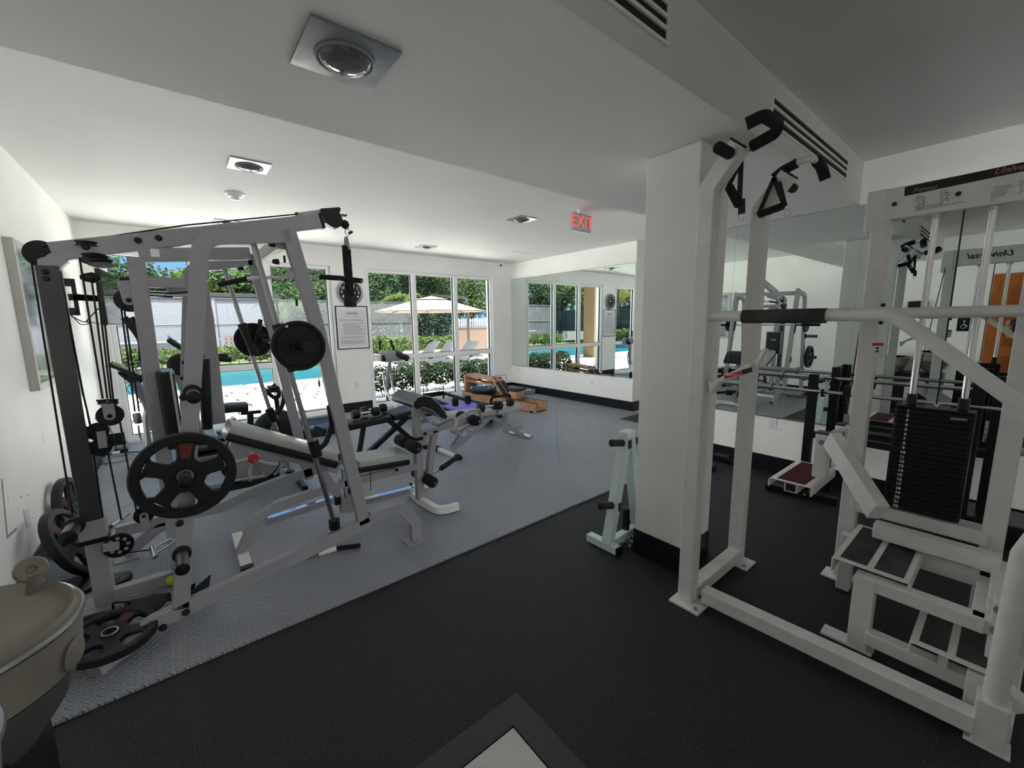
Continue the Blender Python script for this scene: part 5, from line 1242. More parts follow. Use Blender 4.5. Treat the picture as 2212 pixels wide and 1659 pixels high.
# step platforms (open channels with black grip pads)
SZ = .385
def step(name, x0, x1, y0, y1, z, drop):
    o = MB(); t = .006
    o.bb((x0, y0, z - t), (x1, y1, z)); o.bb((x0, y1 - t, z - drop), (x1, y1, z)); o.bb((x0, y0, z - drop * .7), (x1, y0 + t, z))
    st_ = o.build(name, K, mg, .003)
    xm = (y0 + y1) / 2; g = .025
    for k, (a, b) in enumerate(((xm + .012, y1 - g), (y0 + g, xm - .012))):
        MB().bb((x0 + .03, a, z), (x1 - .03, b, z + .0015)).build('grip_pad', 'grip_black', st_)
    return st_
step('upper_step', 2.30, 2.80, .185, .455, SZ, .075)
step('lower_step', 2.17, 2.62, -.075, .155, .21, .06)
gb('step_leg', [(2.30, .325, .01), (2.30, .325, SZ - .03)], .075, .075, (1, 0, 0)); MB().bb((2.26, .27, .001), (2.34, .46, .012)).build('foot_plate', K, mg, .002)
gb('step_leg_rear', [(2.75, .48, .01), (2.75, .48, .33)], .06, .06, (1, 0, 0))
gb('step_side_rail', [(2.30, .33, SZ - .055), (2.30, -.03, SZ - .055)], .06, .06); gb('step_inner_rail', [(2.70, .33, SZ - .055), (2.70, -.03, SZ - .055)], .06, .06); gb('step_end_rail', [(2.28, -.02, SZ - .055), (2.74, -.02, SZ - .055)], .06, .06)
gb('seat_post_plate', [(2.33, -.055, .18), (2.33, -.055, .44)], .10, .03, (0, 1, 0)); gb('seat_rail', [(2.74, -.055, .40), (2.33, -.055, .40)], .06, .06)
for z in (.415, .33): MB().cyl((2.278, -.055, z), (2.272, -.055, z), .014, 18).build('plug', 'plastic_grey', mg)
gb('low_side_rail', [(2.27, .30, .09), (2.27, -.12, .09)], .06, .06); gb('low_step_post', [(2.22, -.05, .06), (2.22, -.05, .19)], .09, .10, (1, 0, 0)); gb('low_step_bracket', [(2.24, .06, .12), (2.24, .06, .2)], .03, .03, (1, 0, 0))
MB().prism([V((2.19, -.06, .02)), V((2.19, -.17, .13)), V((2.19, -.06, .19))], (.07, 0, 0)).build('corner_plate', K, mg, .003)
# ankle strap handles hung on the chin posts
def strap_handle(top, g0, g1, ring, label, par_y=None):
    o = thing('strap_handle', label, 'cable handle', top)
    MB().beam([top, g0], .022, .003, (1, 0, 0)).build('strap', 'black_rubber', o); MB().beam([top, g1], .022, .003, (1, 0, 0)).build('strap', 'black_rubber', o)
    MB().capsule(g0, g1, .0195, 16).build('grip', 'black_foam', o)
    MB().tube([ring + V((0, .013 * cos(2 * pi * k / 14), .017 * sin(2 * pi * k / 14))) for k in range(14)], .0022, 6, closed=True).build('ring', 'chrome', o)
    return o
xs_ = px0 + .06
o = strap_handle(Xp(1601, 345, xs_), Xp(1574, 402, xs_), Xp(1597, 445, xs_), Xp(1601, 469, xs_), 'black strap handle hanging from the left chin-up post')
MB().beam([Xp(1602, 430, xs_), Xp(1602, 462, xs_)], .03, .004, (1, 0, 0)).build('loop', 'black_rubber', o)
xs_ = px1 - .06
o = strap_handle(Xp(1672, 384, xs_), Xp(1638, 464, xs_), Xp(1694, 444, xs_), Xp(1701, 460, xs_), 'black strap handle hanging from the right chin-up post')
MB().beam([Xp(1684, 392, xs_), Xp(1698, 445, xs_)], .014, .003, (1, 0, 0)).build('strap', 'black_rubber', o)
# ---------------------------------------------------------------- black barbell rack before the mirror
rk = thing('barbell_rack', 'black steel barbell rack with four uprights before the large mirror', 'rack', (4.0, .9, 0))
RX = 4.0
for y, z in ((1.285 - .06, .0),):
    pass
MB().beam([V((3.96, 1.30, .03)), V((4.02, .80, .03))], .06, .055).build('floor_bar', 'black_iron', rk, .003)
for u, v in ((1708, 1061), (1738, 1069)): p = P(u, v, x=3.955); MB().lathe(p, (-1, -.1, 0), [(.012, 0), (.012, .006), (.005, .009)], 10).build('bolt', 'steel', rk)
for u0, v0, v1, xx in ((1753, 985, 808, 4.02), (1802, 930, 793, 4.28)):
    t_ = P(u0 + (6 if u0 < 1780 else 7), v1, x=xx); 
    MB().bb((xx - .03, t_.y - .03, .0), (xx + .03, t_.y + .03, t_.z)).build('upright', 'black_iron', rk, .004)
    MB().bb((xx - .036, t_.y - .036, t_.z - .16), (xx + .036, t_.y + .036, t_.z - .12)).build('collar', 'black_plastic', rk, .003)
    MB().beam([V((xx, t_.y, .55)), V((xx, t_.y - .9, .55))], .05, .05).build('side_rail', 'black_iron', rk, .003)
    MB().bb((xx - .03, t_.y - .93, .0), (xx + .03, t_.y - .87, 1.1)).build('upright', 'black_iron', rk, .004)
yb = P(1759, 808, x=4.02).y
for k, (zz, xx, lb_) in enumerate(((1.075, 4.28, 'chrome barbell on the rear hooks of the black rack'), (.985, 4.02, 'chrome barbell with a small plate on the front hooks of the black rack'))):
    o = thing('barbell', lb_, 'barbell', (xx, .6, zz)); pz = P(1700, 829 if k else 812, x=xx)
    zz = P(1640, (822, 800)[0] if k else 806, x=xx).z
    zz = (1.02, 1.005)[k] 
    za = P(1760, (833 if k else 813) + (10 if k else 0), x=xx).z
    y0, y1 = -.45, 1.72
    MB().cyl((xx - .045, y0 + .35, za), (xx - .045, y1 - .35, za), .0145, 16).build('bar', 'chrome', o)
    for a, b in ((y0, y0 + .38), (y1 - .38, y1)): MB().cyl((xx - .045, a, za), (xx - .045, b, za), .025, 20).build('sleeve', 'steel', o)
    for a in (y0 + .38, y1 - .40): MB().cyl((xx - .045, a, za), (xx - .045, a + .02, za), .036, 20).build('collar', 'steel', o)
    for s_ in (0,):
        MB().tube([V((xx - .045, t_.y + .0, za - .03)), V((xx - .10, t_.y + .0, za - .025)), V((xx - .10, t_.y, za + .03))], .01, 8).build('hook', 'black_iron', rk)
    if k: 
        yp = P(1834, 835, x=xx - .045).y; small_plate(V((xx - .045, yp, za)), .07, 'weight_plate', 'small black plate on the front barbell of the black rack', .022)
# ---------------------------------------------------------------- mint A-frame plate tree by the pillar
wt = thing('plate_tree', 'pale mint A-frame weight plate rack with black pegs beside the pillar', 'plate rack', (2.3, 1.65, 0)); Q = 'rack_mint'
tp = P(1357, 934, x=2.30); yw = 1.63; tp = V((2.36, yw + .08, .80))
f0_, f1_ = P(1268, 1160, z=.03), P(1332, 1192, z=.03)
MB().beam([f0_ + V((.02, 0, 0)), f1_ + V((.02, 0, 0))], .055, .05).build('front_foot', Q, wt, .003); MB().beam([f1_ + V((.02, 0, 0)), f1_ + V((.02, -.012, 0))], .06, .055).build('foot_cap', 'black_plastic', wt)
MB().beam([P(1355, 1111, z=.03), P(1355, 1111, z=.03) + V((.13, -.33, 0))], .055, .05).build('rear_foot', Q, wt, .003)
yj = P(1315, 1175, z=.03).y
a = P(1313, 1172, z=.05); topc = P(1352, 940, y=a.y); topc2 = P(1358, 935, y=a.y)
MB().beam([a, topc], .055, .065, (0, 1, 0)).build('front_upright', Q, wt, .003)
bx_ = a + V((.62, -.02, 0)); bx_ = V((topc.x + (topc.x - a.x), a.y, .05))
MB().beam([bx_, topc + V((.03, 0, 0))], .055, .065, (0, 1, 0)).build('rear_upright', Q, wt, .003)
MB().bb(topc + V((-.035, -.034, -.02)), topc + V((.06, .034, .03))).build('top_cap', Q, wt, .005)
MB().beam([a + V((.02, 0, -.01)), bx_], .05, .05).build('base_rail', Q, wt, .003)
def tpeg(u, v, u1, v1, yv, dxn=-1):
    p = P(u, v, y=yv); e = P(u1, v1, y=yv)
    MB().bb(p - V((.02, .04, .028)), p + V((.012, .04, .028))).build('peg_bracket', 'black_plastic', wt, .003); MB().capsule(p, e, .023, 16, .004).build('peg', 'black_rubber', wt)
tpeg(1352, 957, 1320, 957, a.y); tpeg(1331, 1091, 1296, 1093, a.y)
p = P(1365, 955, y=a.y); MB().capsule(p, p + V((.14, 0, .0)), .023, 16, .004).build('peg', 'black_rubber', wt)
p = P(1348, 1150, z=.05); MB().capsule(V((p.x + .02, p.y, .055)), V((p.x + .02, p.y, .22)), .024, 16, .004).build('upright_peg', 'black_rubber', wt)
# spring collars on the floor
random.seed(4)
for k, (u, v, lb_) in enumerate(((1345, 1172, 'chrome spring collar on the floor, leftmost of the heap by the pillar'), (1358, 1166, 'chrome spring collar in the middle of the heap by the pillar'), (1362, 1176, 'chrome spring collar nearest the pillar base, front of the heap'), (1366, 1160, 'chrome spring collar at the back of the heap by the pillar'))):
    p = P(u, v, z=.02); m = MB(); an = random.uniform(0, 3); r_ = .024
    d = V((cos(an), sin(an), 0)); s_ = V((-sin(an), cos(an), 0)); pts = [p + d * .06 + s_ * .05]
    for i in range(31): t = i / 30; b_ = 2 * pi * 3 * t; pts.append(p + s_ * (t - .5) * .022 + d * r_ * cos(b_) + V((0, 0, r_ * sin(b_) + .006)))
    pts.append(p + d * .07 - s_ * .04); m.tube(pts, .0022, 6); m.build('spring_collar', 'chrome', None, group='spring collars by the pillar', label=lb_, cat='spring collar')
# things on the floor behind the posts
o = thing('foot_bench_base', 'low black rack foot lying against the baseboard behind the chin-up posts', 'rack foot', P(1570, 985, z=0))
a, b = P(1545, 985, z=.04), P(1590, 996, z=.04); MB().beam([a, b], .09, .05).build('bar', 'black_iron', o, .004); MB().cyl(P(1541, 1003, z=.03), P(1541, 1013, z=.03), .025, 12).build('foot', 'black_rubber', o)
MB().beam([a + V((0, 0, .03)), a.lerp(b, .7) + V((0, 0, .03))], .05, .02).build('strip', 'steel', o)
# scale / box at far right behind the tower
o = thing('floor_box', 'black and teal storage box on the floor behind the weight stack', 'box', (4.2, -.2, 0))
a = P(2120, 1110, x=4.0); MB().bb((4.05, a.y - .45, 0), (4.40, a.y + .25, .16)).build('tray', 'black_plastic', o, .01); mat('teal', (.05, .30, .34), .5); MB().bb((4.044, a.y - .08, .08), (4.05, a.y + .08, .12)).build('teal_label', 'teal', o)
# ---------------------------------------------------------------- drinking fountain at the left edge
df = thing('drinking_fountain', 'taupe wall-mounted drinking fountain with two rounded basins at the left edge', 'drinking fountain', (XL, 1.2, .5))
mat('steel_brushed', (.30, .30, .29), .35, .8, bump=(80, .15, .001))
def basin(cx, cy, z, r, dz):
    T = 'taupe'; n = 40
    def D(rr, zz, ex=1.0): # D-shaped ring: round front, straight back to the wall
        o_ = []
        for k in range(n + 1):
            a = -pi / 2 + pi * k / n; o_.append(V((cx + rr * cos(a) * ex, cy + rr * sin(a), zz)))
        o_ += [V((XL + .02, cy + rr, zz)), V((XL + .02, cy - rr, zz))]
        return o_
    low = [D(r * .30, z - .33), D(r * .55, z - .30), D(r * .80, z - .22), D(r * .94, z - .14)]
    rings = [D(r * .90, z - .139), D(r * .955, z - .135), D(r * .985, z - .07), D(r, z - .03), D(r * .99, z - .006), D(r * .95, z), D(r * .90, z - .004), D(r * .84, z - .016), D(r * .6, z - .040), D(r * .25, z - .055)]
    m_ = len(rings[0]); vs = [p for q in rings for p in q]; fs = []
    for j in range(len(rings) - 1):
        for i in range(m_): k = (i + 1) % m_; fs.append((j * m_ + i, j * m_ + k, (j + 1) * m_ + k, (j + 1) * m_ + i))
    fs.append(tuple(range((len(rings) - 1) * m_, len(rings) * m_))); fs.append(tuple(range(m_))[::-1])
    b = MB().add(vs, fs).build('basin', T, df); 
    q = len(low[0]); vs = [p for l in low for p in l]; MB().add(vs, [(j * q + i, j * q + (i + 1) % q, (j + 1) * q + (i + 1) % q, (j + 1) * q + i) for j in range(len(low) - 1) for i in range(q)] + [tuple(range(q))[::-1], tuple(range(3 * q, 4 * q))]).build('lower_shell', 'steel_brushed', df)
    rim = D(r * 1.003, z - .022); MB().tube(rim[:n + 1], .007, 8).build('rim', 'steel', b)
    return b
BX, BY, BZ, BR = -.458, 1.38, .85, .212
bs = basin(BX, BY, BZ, BR, 0)
# bubbler near the right front of the basin
bp = P(78, 1268, z=BZ - .01); 
MB().lathe(bp - V((0, 0, .04)), (0, 0, 1), [(.026, 0), (.022, .03), (.016, .055), (.016, .075)], 24).build('bubbler_base', 'taupe', bs)
tz = P(76, 1232, x=bp.x); nn = V((.25, -.9, .35)).normalized(); cc_ = bp + V((-.002, 0, .05)); MB().lathe(cc_ - nn * .012, nn, [(.016, 0), (.030, .004), (.032, .012), (.027, .017), (.010, .014), (.007, .009)], 28).build('bubbler_guard', 'taupe', bs)
MB().lathe(V((BX - .03, BY - .02, BZ - .056)), (0, 0, 1), [(.03, 0), (.03, .003)], 20).build('drain', 'steel', bs)
for a_ in (-.6, .1, .8): MB().tube([V((BX + .12 * cos(a_) - .05, BY - .03 + .12 * sin(a_), BZ - .040)), V((BX + .05 * cos(a_) - .03, BY - .02 + .04 * sin(a_), BZ - .052))], .006, 6).build('basin_ridge', 'taupe', bs)
MB().bb((XL, .72, .02), (-.375, 1.60, .60)).build('cooler_cabinet', 'black_iron', df, .02)
pm_ = P(120, 1330, y=BY); 
MB().lathe((BX + BR * .93, BY - BR * .30, BZ - .10), (1, -.35, -.12), [(.034, -.004), (.036, .004), (.030, .008)], 24).build('push_pad', 'taupe', bs)
basin(-.46, .845, .95, .205, 0)
# ---------------------------------------------------------------- things only the mirror shows
MB().bb((XL, 1.02, 1.58), (XL + .10, 1.26, 1.76)).build('wall_speaker', 'black_plastic', None, .01, label='small grey-black box on the left wall, seen in the large mirror', cat='speaker')
sg = thing('wall_sign', 'small black accessibility sign beside the orange door, seen in the mirror', 'sign', (XL, .6, 1.28)); MB().bb((XL, .53, 1.27), (XL + .006, .67, 1.48)).build('board', 'black_plastic', sg)
MB().tube([V((XL + .007, .60 + .028 * cos(2 * pi * k / 16), 1.345 + .028 * sin(2 * pi * k / 16))) for k in range(16)], .003, 5, closed=True).build('pictogram_wheel', 'white_print', sg); MB().lathe((XL + .006, .595, 1.43), (1, 0, 0), [(.010, 0), (.010, .0015)], 12).build('pictogram_head', 'white_print', sg); MB().beam([V((XL + .007, .595, 1.415)), V((XL + .007, .60, 1.37)), V((XL + .007, .57, 1.365)), V((XL + .007, .56, 1.335))], .007, .0015, (1, 0, 0)).build('pictogram_body', 'white_print', sg)
# white under-sink panel block under the fountain, bench of tiles
# Universal rear sign : lettering on the far side of the tower beam, read in the mirror
text('Universal', .075, 'ink', mg, V((TX0 + .0715, .26, 2.065)), (0, 1, 0), (0, 0, 1), 'rear_lettering', shear=.35, bold=.001)
# ================================================================== equipment along the windows
def dumbbell(name, p, d, r, L, label, group=None):
    """hex dumbbell: p centre, d axis direction"""
    p = V(p); d = V(d).normalized(); o = thing(name, label, 'dumbbell', p, group)
    MB().lathe(p - d * (L * .25), d, [(.011, 0), (.015, L * .12), (.016, L * .25), (.015, L * .38), (.011, L * .5)], 14).build('handle', 'chrome', o)
    for s_ in (-1, 1):
        a = p + d * s_ * L * .24; h = L * .26; s2 = d.cross(V((0, 0, 1))).normalized(); u = s2.cross(d)
        vs = []; fs = []
        for k, (rr, t) in enumerate(((.78, 0), (1, .18), (1, .82), (.78, 1))):
            for j in range(6): an = 2 * pi * j / 6; vs.append(a + d * s_ * h * t + (s2 * cos(an) + u * sin(an)) * r * rr)
        for k in range(3):
            for j in range(6): fs.append((k * 6 + j, k * 6 + (j + 1) % 6, (k + 1) * 6 + (j + 1) % 6, (k + 1) * 6 + j))
        fs += [tuple(range(6))[::-1], tuple(range(18, 24))]
        MB().add(vs, fs).build('hex_head', 'black_rubber', o, .003)
    return o
# ---- black flat bench with dumbbells
bb_ = thing('weight_bench', 'black folding weight bench carrying a pair of hex dumbbells behind the preacher pad', 'weight bench', (1.6, 4.4, 0))
bz = .46
A_, B_ = P(757, 922, z=bz), P(846, 903, z=bz); ax = (B_ - A_).normalized(); sd = V((-ax.y, ax.x, 0))
A2 = A_ + sd * .13; B2 = B_ + sd * .13
MB().pad([A2 - ax * .25, A2.lerp(B2, .5) - V((0, 0, .0)), B2], .27, .055, (0, 0, 1), .35).build('back_pad', 'black_vinyl', bb_)
S0_ = B2 + ax * .03; MB().pad([S0_, S0_ + ax * .32 + V((0, 0, .03))], .30, .055, (0, 0, 1), .35).build('seat_pad', 'black_vinyl', bb_)
def bb2(nm, pts, w_=.04, h=.04): return MB().beam(pts, w_, h).build(nm, 'black_iron', bb_, .002)
f_ = P(768, 968, z=.03); g_ = P(900, 905, z=.33)
bb2('frame_rail', [A2 + V((0, 0, -.05)), B2 + ax * .3 + V((0, 0, -.05))]); c0 = V((A2.x + .12, A2.y, .03)); bb2('diagonal', [c0, B2 + ax * .30 + V((0, 0, -.06))], .05, .05); bb2('brace', [c0 + V((0, 0, .03)), A2.lerp(B2, .45) + V((0, 0, -.06))])
bb2('front_foot', [c0 + sd * .22, c0 - sd * .22], .05, .045); e0_ = V((B2 + ax * .42).xy.to_3d()) + V((0, 0, .03)); bb2('rear_foot', [e0_ + sd * .2, e0_ - sd * .2], .05, .045); bb2('rear_leg', [B2 + ax * .05 + V((0, 0, -.06)), e0_], .05, .05)
dumbbell('dumbbell', P(790, 892, z=bz + .085), ax - sd * .1, .052, .30, 'black hex dumbbell on the black bench, nearer of the pair')
dumbbell('dumbbell', P(820, 887, z=bz + .085) + sd * .12, ax - sd * .1, .052, .30, 'black hex dumbbell on the black bench, farther of the pair')
# ---- pale adjustable bench with dumbbells
b3 = thing('weight_bench', 'pale adjustable bench with silver legs carrying two hex dumbbells near the rowing machine', 'weight bench', (2.8, 3.85, 0))
z3 = .46; A_, B_ = P(955, 905, z=z3), P(1072, 892, z=z3); ax = (B_ - A_).normalized(); sd = V((-ax.y, ax.x, 0))
A2 = A_ + sd * .13; B2 = B_ + sd * .13
MB().pad([A2 - ax * .02, A2.lerp(B2, .5), B2], .27, .06, (0, 0, 1), .4).build('back_pad', 'pad_pale', b3)
MB().pad([B2 + ax * .02, B2 + ax * .34 + V((0, 0, .03))], .30, .06, (0, 0, 1), .45).build('seat_pad', 'pad_pale', b3)
def b3b(nm, pts, w_=.045, h=.05, m='frame_grey'): return MB().beam(pts, w_, h).build(nm, m, b3, .003)
top = B2 - ax * .02 + V((0, 0, -.06))
ff = (P(1106, 935, z=.03) + P(1147, 945, z=.03)) / 2; ll = (P(944, 975, z=.03) + P(985, 990, z=.03)) / 2
b3b('front_leg', [top, P(1128, 940, z=.04)]); MB().cyl(P(1103, 934, z=.033), P(1148, 945, z=.033), .032, 20).build('front_foot_tube', 'chrome', b3)
b3b('rear_leg', [top, P(977, 972, z=.05)], .05, .06); b3b('rear_strut', [P(1003, 920, z=.40), P(975, 965, z=.05)], .03, .03)
for k in range(4):
    p = top.lerp(P(977, 972, z=.05), .35 + .18 * k); MB().bb(p + V((-.02, -.02, .02)), p + V((.01, .02, .045))).build('ladder_notch', 'steel', b3, .002)
rf = MB().cyl(P(946, 970, z=.03), P(992, 990, z=.03), .028, 18).build('rear_foot_tube', 'white_print', b3)
for q, q2 in (((943, 969), (949, 971)), ((986, 987), (993, 991))): MB().cyl(P(*q, z=.03), P(*q2, z=.03), .036, 18).build('foot_cap', 'black_rubber', b3)
b3b('seat_post', [B2 + ax * .17 + V((0, 0, -.03)), B2 + ax * .17 + V((0, 0, -.30))], .05, .05, 'chrome'); b3b('extension_bar', [B2 + ax * .16 + V((0, 0, -.26)), B2 + ax * .40 + V((0, 0, -.24))], .04, .045)
MB().tube([P(988, 930, z=.42), P(1010, 918, z=.45)], .012, 8).build('pull_pin', 'chrome', b3)
dumbbell('dumbbell', P(1058, 878, z=z3 + .09), ax + sd * .15, .055, .32, 'black hex dumbbell on the pale bench, nearer of the pair')
dumbbell('dumbbell', P(1090, 874, z=z3 + .09) + sd * .06, ax + sd * .35, .052, .32, 'black hex dumbbell on the pale bench, farther of the pair')
dumbbell('dumbbell', P(1065, 912, z=.06) + V((0, .2, 0)), (1, .2, 0), .055, .30, 'black hex dumbbell on the floor under the pale bench')
# ---- pilates reformer with purple carriage
rm = thing('pilates_reformer', 'low black pilates reformer with purple carriage under the windows', 'exercise machine', (3.6, 6.3, 0))
fl = [P(912, 862, z=.12), P(1000, 893, z=.12)]; fr_ = [P(962, 853, z=.12), P(1045, 885, z=.12)]
for a, b in ((P(915, 855, y=6.75), P(985, 882, z=.13)), (P(955, 848, y=6.85), P(1060, 880, z=.13))): MB().beam([a, b], .04, .05).build('side_rail', 'black_iron', rm, .003)
h = P(915, 855, y=6.75); h2 = P(958, 849, y=6.85)
MB().beam([h, h2], .05, .08).build('foot_end_bar', 'black_iron', rm, .003)
for p, t_ in ((h, 60), (h2, 58)): MB().cyl(p, p + V((0, 0, .33)), .009, 8).build('shoulder_rod', 'black_iron', rm); MB().cyl(p - V((0, 0, .1)), p, .02, 10).build('leg', 'black_iron', rm)
c4 = [P(977, 883, z=.20), P(1040, 889, z=.20), P(1048, 871, z=.20), P(1010, 869, z=.20)]
cx_ = P(1012, 880, z=.2); dirn = (P(1045, 885, z=.2) - P(955, 858, z=.2)).normalized(); sdn = V((-dirn.y, dirn.x, 0))
def para(nm, o_, L, W_2, z, h_, m): 
    a = o_ - dirn * L / 2 - sdn * W_2 / 2; pts = [a, a + dirn * L, a + dirn * L + sdn * W_2, a + sdn * W_2]; return MB().prism([V((p.x, p.y, z)) for p in pts], (0, 0, h_)).build(nm, m, rm, .008)
para('carriage', cx_, .75, .50, .17, .04, 'purple'); para('carriage_frame', cx_ + dirn * .1, 1.1, .46, .12, .05, 'black_iron')
for u, v in ((984, 878), (1011, 873)): p = P(u, v, z=.20); MB().capsule(p + V((0, 0, .01)), p + V((0, 0, .14)), .05, 14).build('shoulder_pad', 'black_foam', rm)
MB().tube(fillet([P(1060, 885, z=.2), P(1061, 858, z=.42), P(1101, 853, z=.42), P(1103, 876, z=.2)], .06), .02, 12).build('foot_bar', 'black_foam', rm)
MB().tube([h2 + V((0, 0, .1)), P(975, 866, z=.25), P(984, 872, z=.22)], .005, 6, .05).build('cord', 'black_rubber', rm); MB().tube([h + V((0, 0, .1)), P(940, 868, z=.2), P(968, 880, z=.2)], .005, 6, .05).build('cord', 'black_rubber', rm)
# ---- wooden water rower
wr = thing('rowing_machine', 'wooden water rowing machine with clear tank under the right window', 'rowing machine', (4.5, 5.8, 0))
h0_, h1_ = P(1016, 862, z=.12), P(1172, 887, z=.12)
ra = P(1012, 860, z=.06); ra = V((4.35, 6.72, 0)); rb_ = V((4.62, 4.93, 0)); dr_ = (rb_ - ra).normalized(); sr = V((dr_.y, -dr_.x, 0))
if sr.x > 0: sr = -sr
wd = .16; Lr = (rb_ - ra).length
def rail(s_, nm='side_rail'):
    a = ra + sr * s_; b = rb_ + sr * s_; m = MB().prism([a + V((0, 0, .05)), b + V((0, 0, .02)), b + V((0, 0, .17)), a + V((0, 0, .20))], sr * .03).build(nm, 'oak', wr, .004)
    MB().beam([a + sr * .015 + V((0, 0, .203)), b + sr * .015 + V((0, 0, .173))], .034, .006).build('rail_edge', 'oak_dark', wr)
mat('oak_dark', (.06, .025, .012), .4)
rail(wd - .03); rail(-wd)
MB().beam([rb_ + V((0, 0, .04)) - dr_ * .02, rb_ + V((0, 0, .04)) - dr_ * .30], wd * 1.7, .02).build('end_board', 'oak', wr, .002); MB().beam([ra + V((0, 0, .10)), ra + V((0, 0, .10)) + dr_ * .9], wd * 1.7, .03).build('deck_board', 'oak', wr, .002)
for t_ in (.02, .96): MB().beam([ra.lerp(rb_, t_) + sr * (wd + .02) + V((0, 0, .028)), ra.lerp(rb_, t_) - sr * (wd + .02) + V((0, 0, .028))], .05, .03).build('foot_block', 'black_rubber', wr)
tc_ = ra + dr_ * .42
MB().lathe(tc_ + V((0, 0, .21)), (0, 0, 1), [(.20, 0), (.245, .03), (.25, .08), (.245, .13), (.20, .16)], 36).build('water_tank', 'clear_plastic', wr); mat('tank_water', (.10, .13, .20), .1); MB().lathe(tc_ + V((0, 0, .22)), (0, 0, 1), [(.20, 0), (.235, .03), (.238, .07)], 32).build('tank_water', 'tank_water', wr); MB().lathe(tc_ + V((0, 0, .20)), (0, 0, 1), [(.24, 0), (.262, .03), (.262, .045), (.252, .05)], 36).build('tank_band', 'black_plastic', wr)
# head frame
hp = ra + dr_ * .05
MB().beam([hp + V((0, 0, .15)), hp + V((0, 0, .52))], .28, .05, (dr_.x, dr_.y, 0)).build('rear_bulkhead', 'oak', wr, .006)
for s_ in (.09, -.09): MB().beam([hp + sr * s_ + V((0, 0, .50)), hp + sr * s_ + dr_ * .72 + V((0, 0, .47))], .035, .05).build('top_rail', 'oak', wr, .006); MB().beam([hp + sr * s_ + V((0, 0, .40)), hp + sr * s_ + dr_ * .70 + V((0, 0, .38))], .03, .035).build('lower_rail', 'oak', wr, .004)
MB().beam([hp + V((0, 0, .525)), hp + dr_ * .72 + V((0, 0, .495))], .22, .015).build('top_board', 'oak', wr, .004)
MB().beam([hp + dr_ * .72 + V((0, 0, .50)), hp + dr_ * 1.02 + V((0, 0, .18))], .24, .03, (dr_.x, dr_.y, 1)).build('foot_board', 'oak', wr, .006)
for s_ in (.07, -.07): MB().beam([hp + sr * s_ + dr_ * .80 + V((0, 0, .44)), hp + sr * s_ + dr_ * 1.02 + V((0, 0, .215))], .09, .03, (dr_.x, dr_.y, 1)).build('foot_pad', 'black_rubber', wr, .006); MB().lathe(hp + sr * s_ * .9 + dr_ * .735 + V((0, 0, .495)), (dr_.x, dr_.y, .2), [(.018, 0), (.018, .02)], 12).build('pulley_hole', 'black_plastic', wr)
MB().cyl(hp + dr_ * .25 + sr * .06 + V((0, 0, .44)), hp + dr_ * .25 - sr * .06 + V((0, 0, .44)), .03, 14).build('belt_pulley', 'black_plastic', wr); MB().lathe(hp + V((0, 0, .545)) - sr * .05, (sr.x, sr.y, 0), [(.035, -.02), (.035, .02)], 16).build('belt_wheel', 'black_rubber', wr)
MB().tube([hp + dr_ * .70 + sr * .10 + V((0, 0, .53)), hp + dr_ * .86 + sr * .1 + V((0, 0, .56)), hp + dr_ * .86 - sr * .1 + V((0, 0, .56)), hp + dr_ * .90 - sr * .1 + V((0, 0, .42))], .004, 6).build('monitor_bracket', 'black_iron', wr)
st = ra + dr_ * 1.25
MB().pad([st + sr * .13 + V((0, 0, .345)), st - sr * .13 + V((0, 0, .345))], .25, .045, (0, 0, 1)).build('seat', 'black_vinyl', wr); MB().beam([st + V((0, 0, .18)), st + V((0, 0, .31))], .20, .18, (dr_.x, dr_.y, 0)).build('seat_carriage', 'oak', wr, .006)
MB().tube([st - dr_ * .05 - sr * .1 + V((0, 0, .25)), st + dr_ * .15 + V((0, 0, .2)), st + dr_ * .3 + sr * .1 + V((0, 0, .22))], .006, 6, .05).build('cord', 'black_rubber', wr)
# ---- pile of spare foam tiles in the far corner
for k in range(4):
    z = .0145 + k * .023; lb_ = ['bottom', 'second', 'third', 'top'][k]
    n = 14; pts = []; x0_, y0_, hx, hy = 5.02 + .004 * k, 6.28 - .005 * k, .70, .80
    def sd_(f): 
        for i in range(n): c = .010 * (1 if i % 2 else -1); yield f((i + .12) / n, c); yield f((i + .88) / n, c)
    pts += list(sd_(lambda s, c: (s * hx, c))) + list(sd_(lambda s, c: (hx + c, s * hy))) + list(sd_(lambda s, c: (s * hx, hy + c)))[::-1] + list(sd_(lambda s, c: (c, s * hy)))[::-1]
    MB().prism([V((x0_ + x, y0_ + y, z)) for x, y in pts], (0, 0, .021)).build('spare_foam_tile', 'foam_tread', None, 0, smooth=False, label='spare grey foam tile with jagged edge in the corner pile, %s of four' % lb_, cat='foam tile', group='spare foam tiles in the corner')
MB().tube([P(1140, 848, z=.03), P(1150, 846, z=.03), P(1155, 852, z=.03), P(1148, 846, z=.03)], .008, 6).build('rope_end', 'white_print', None, label='short piece of pale rope on the floor by the spare tiles', cat='rope')
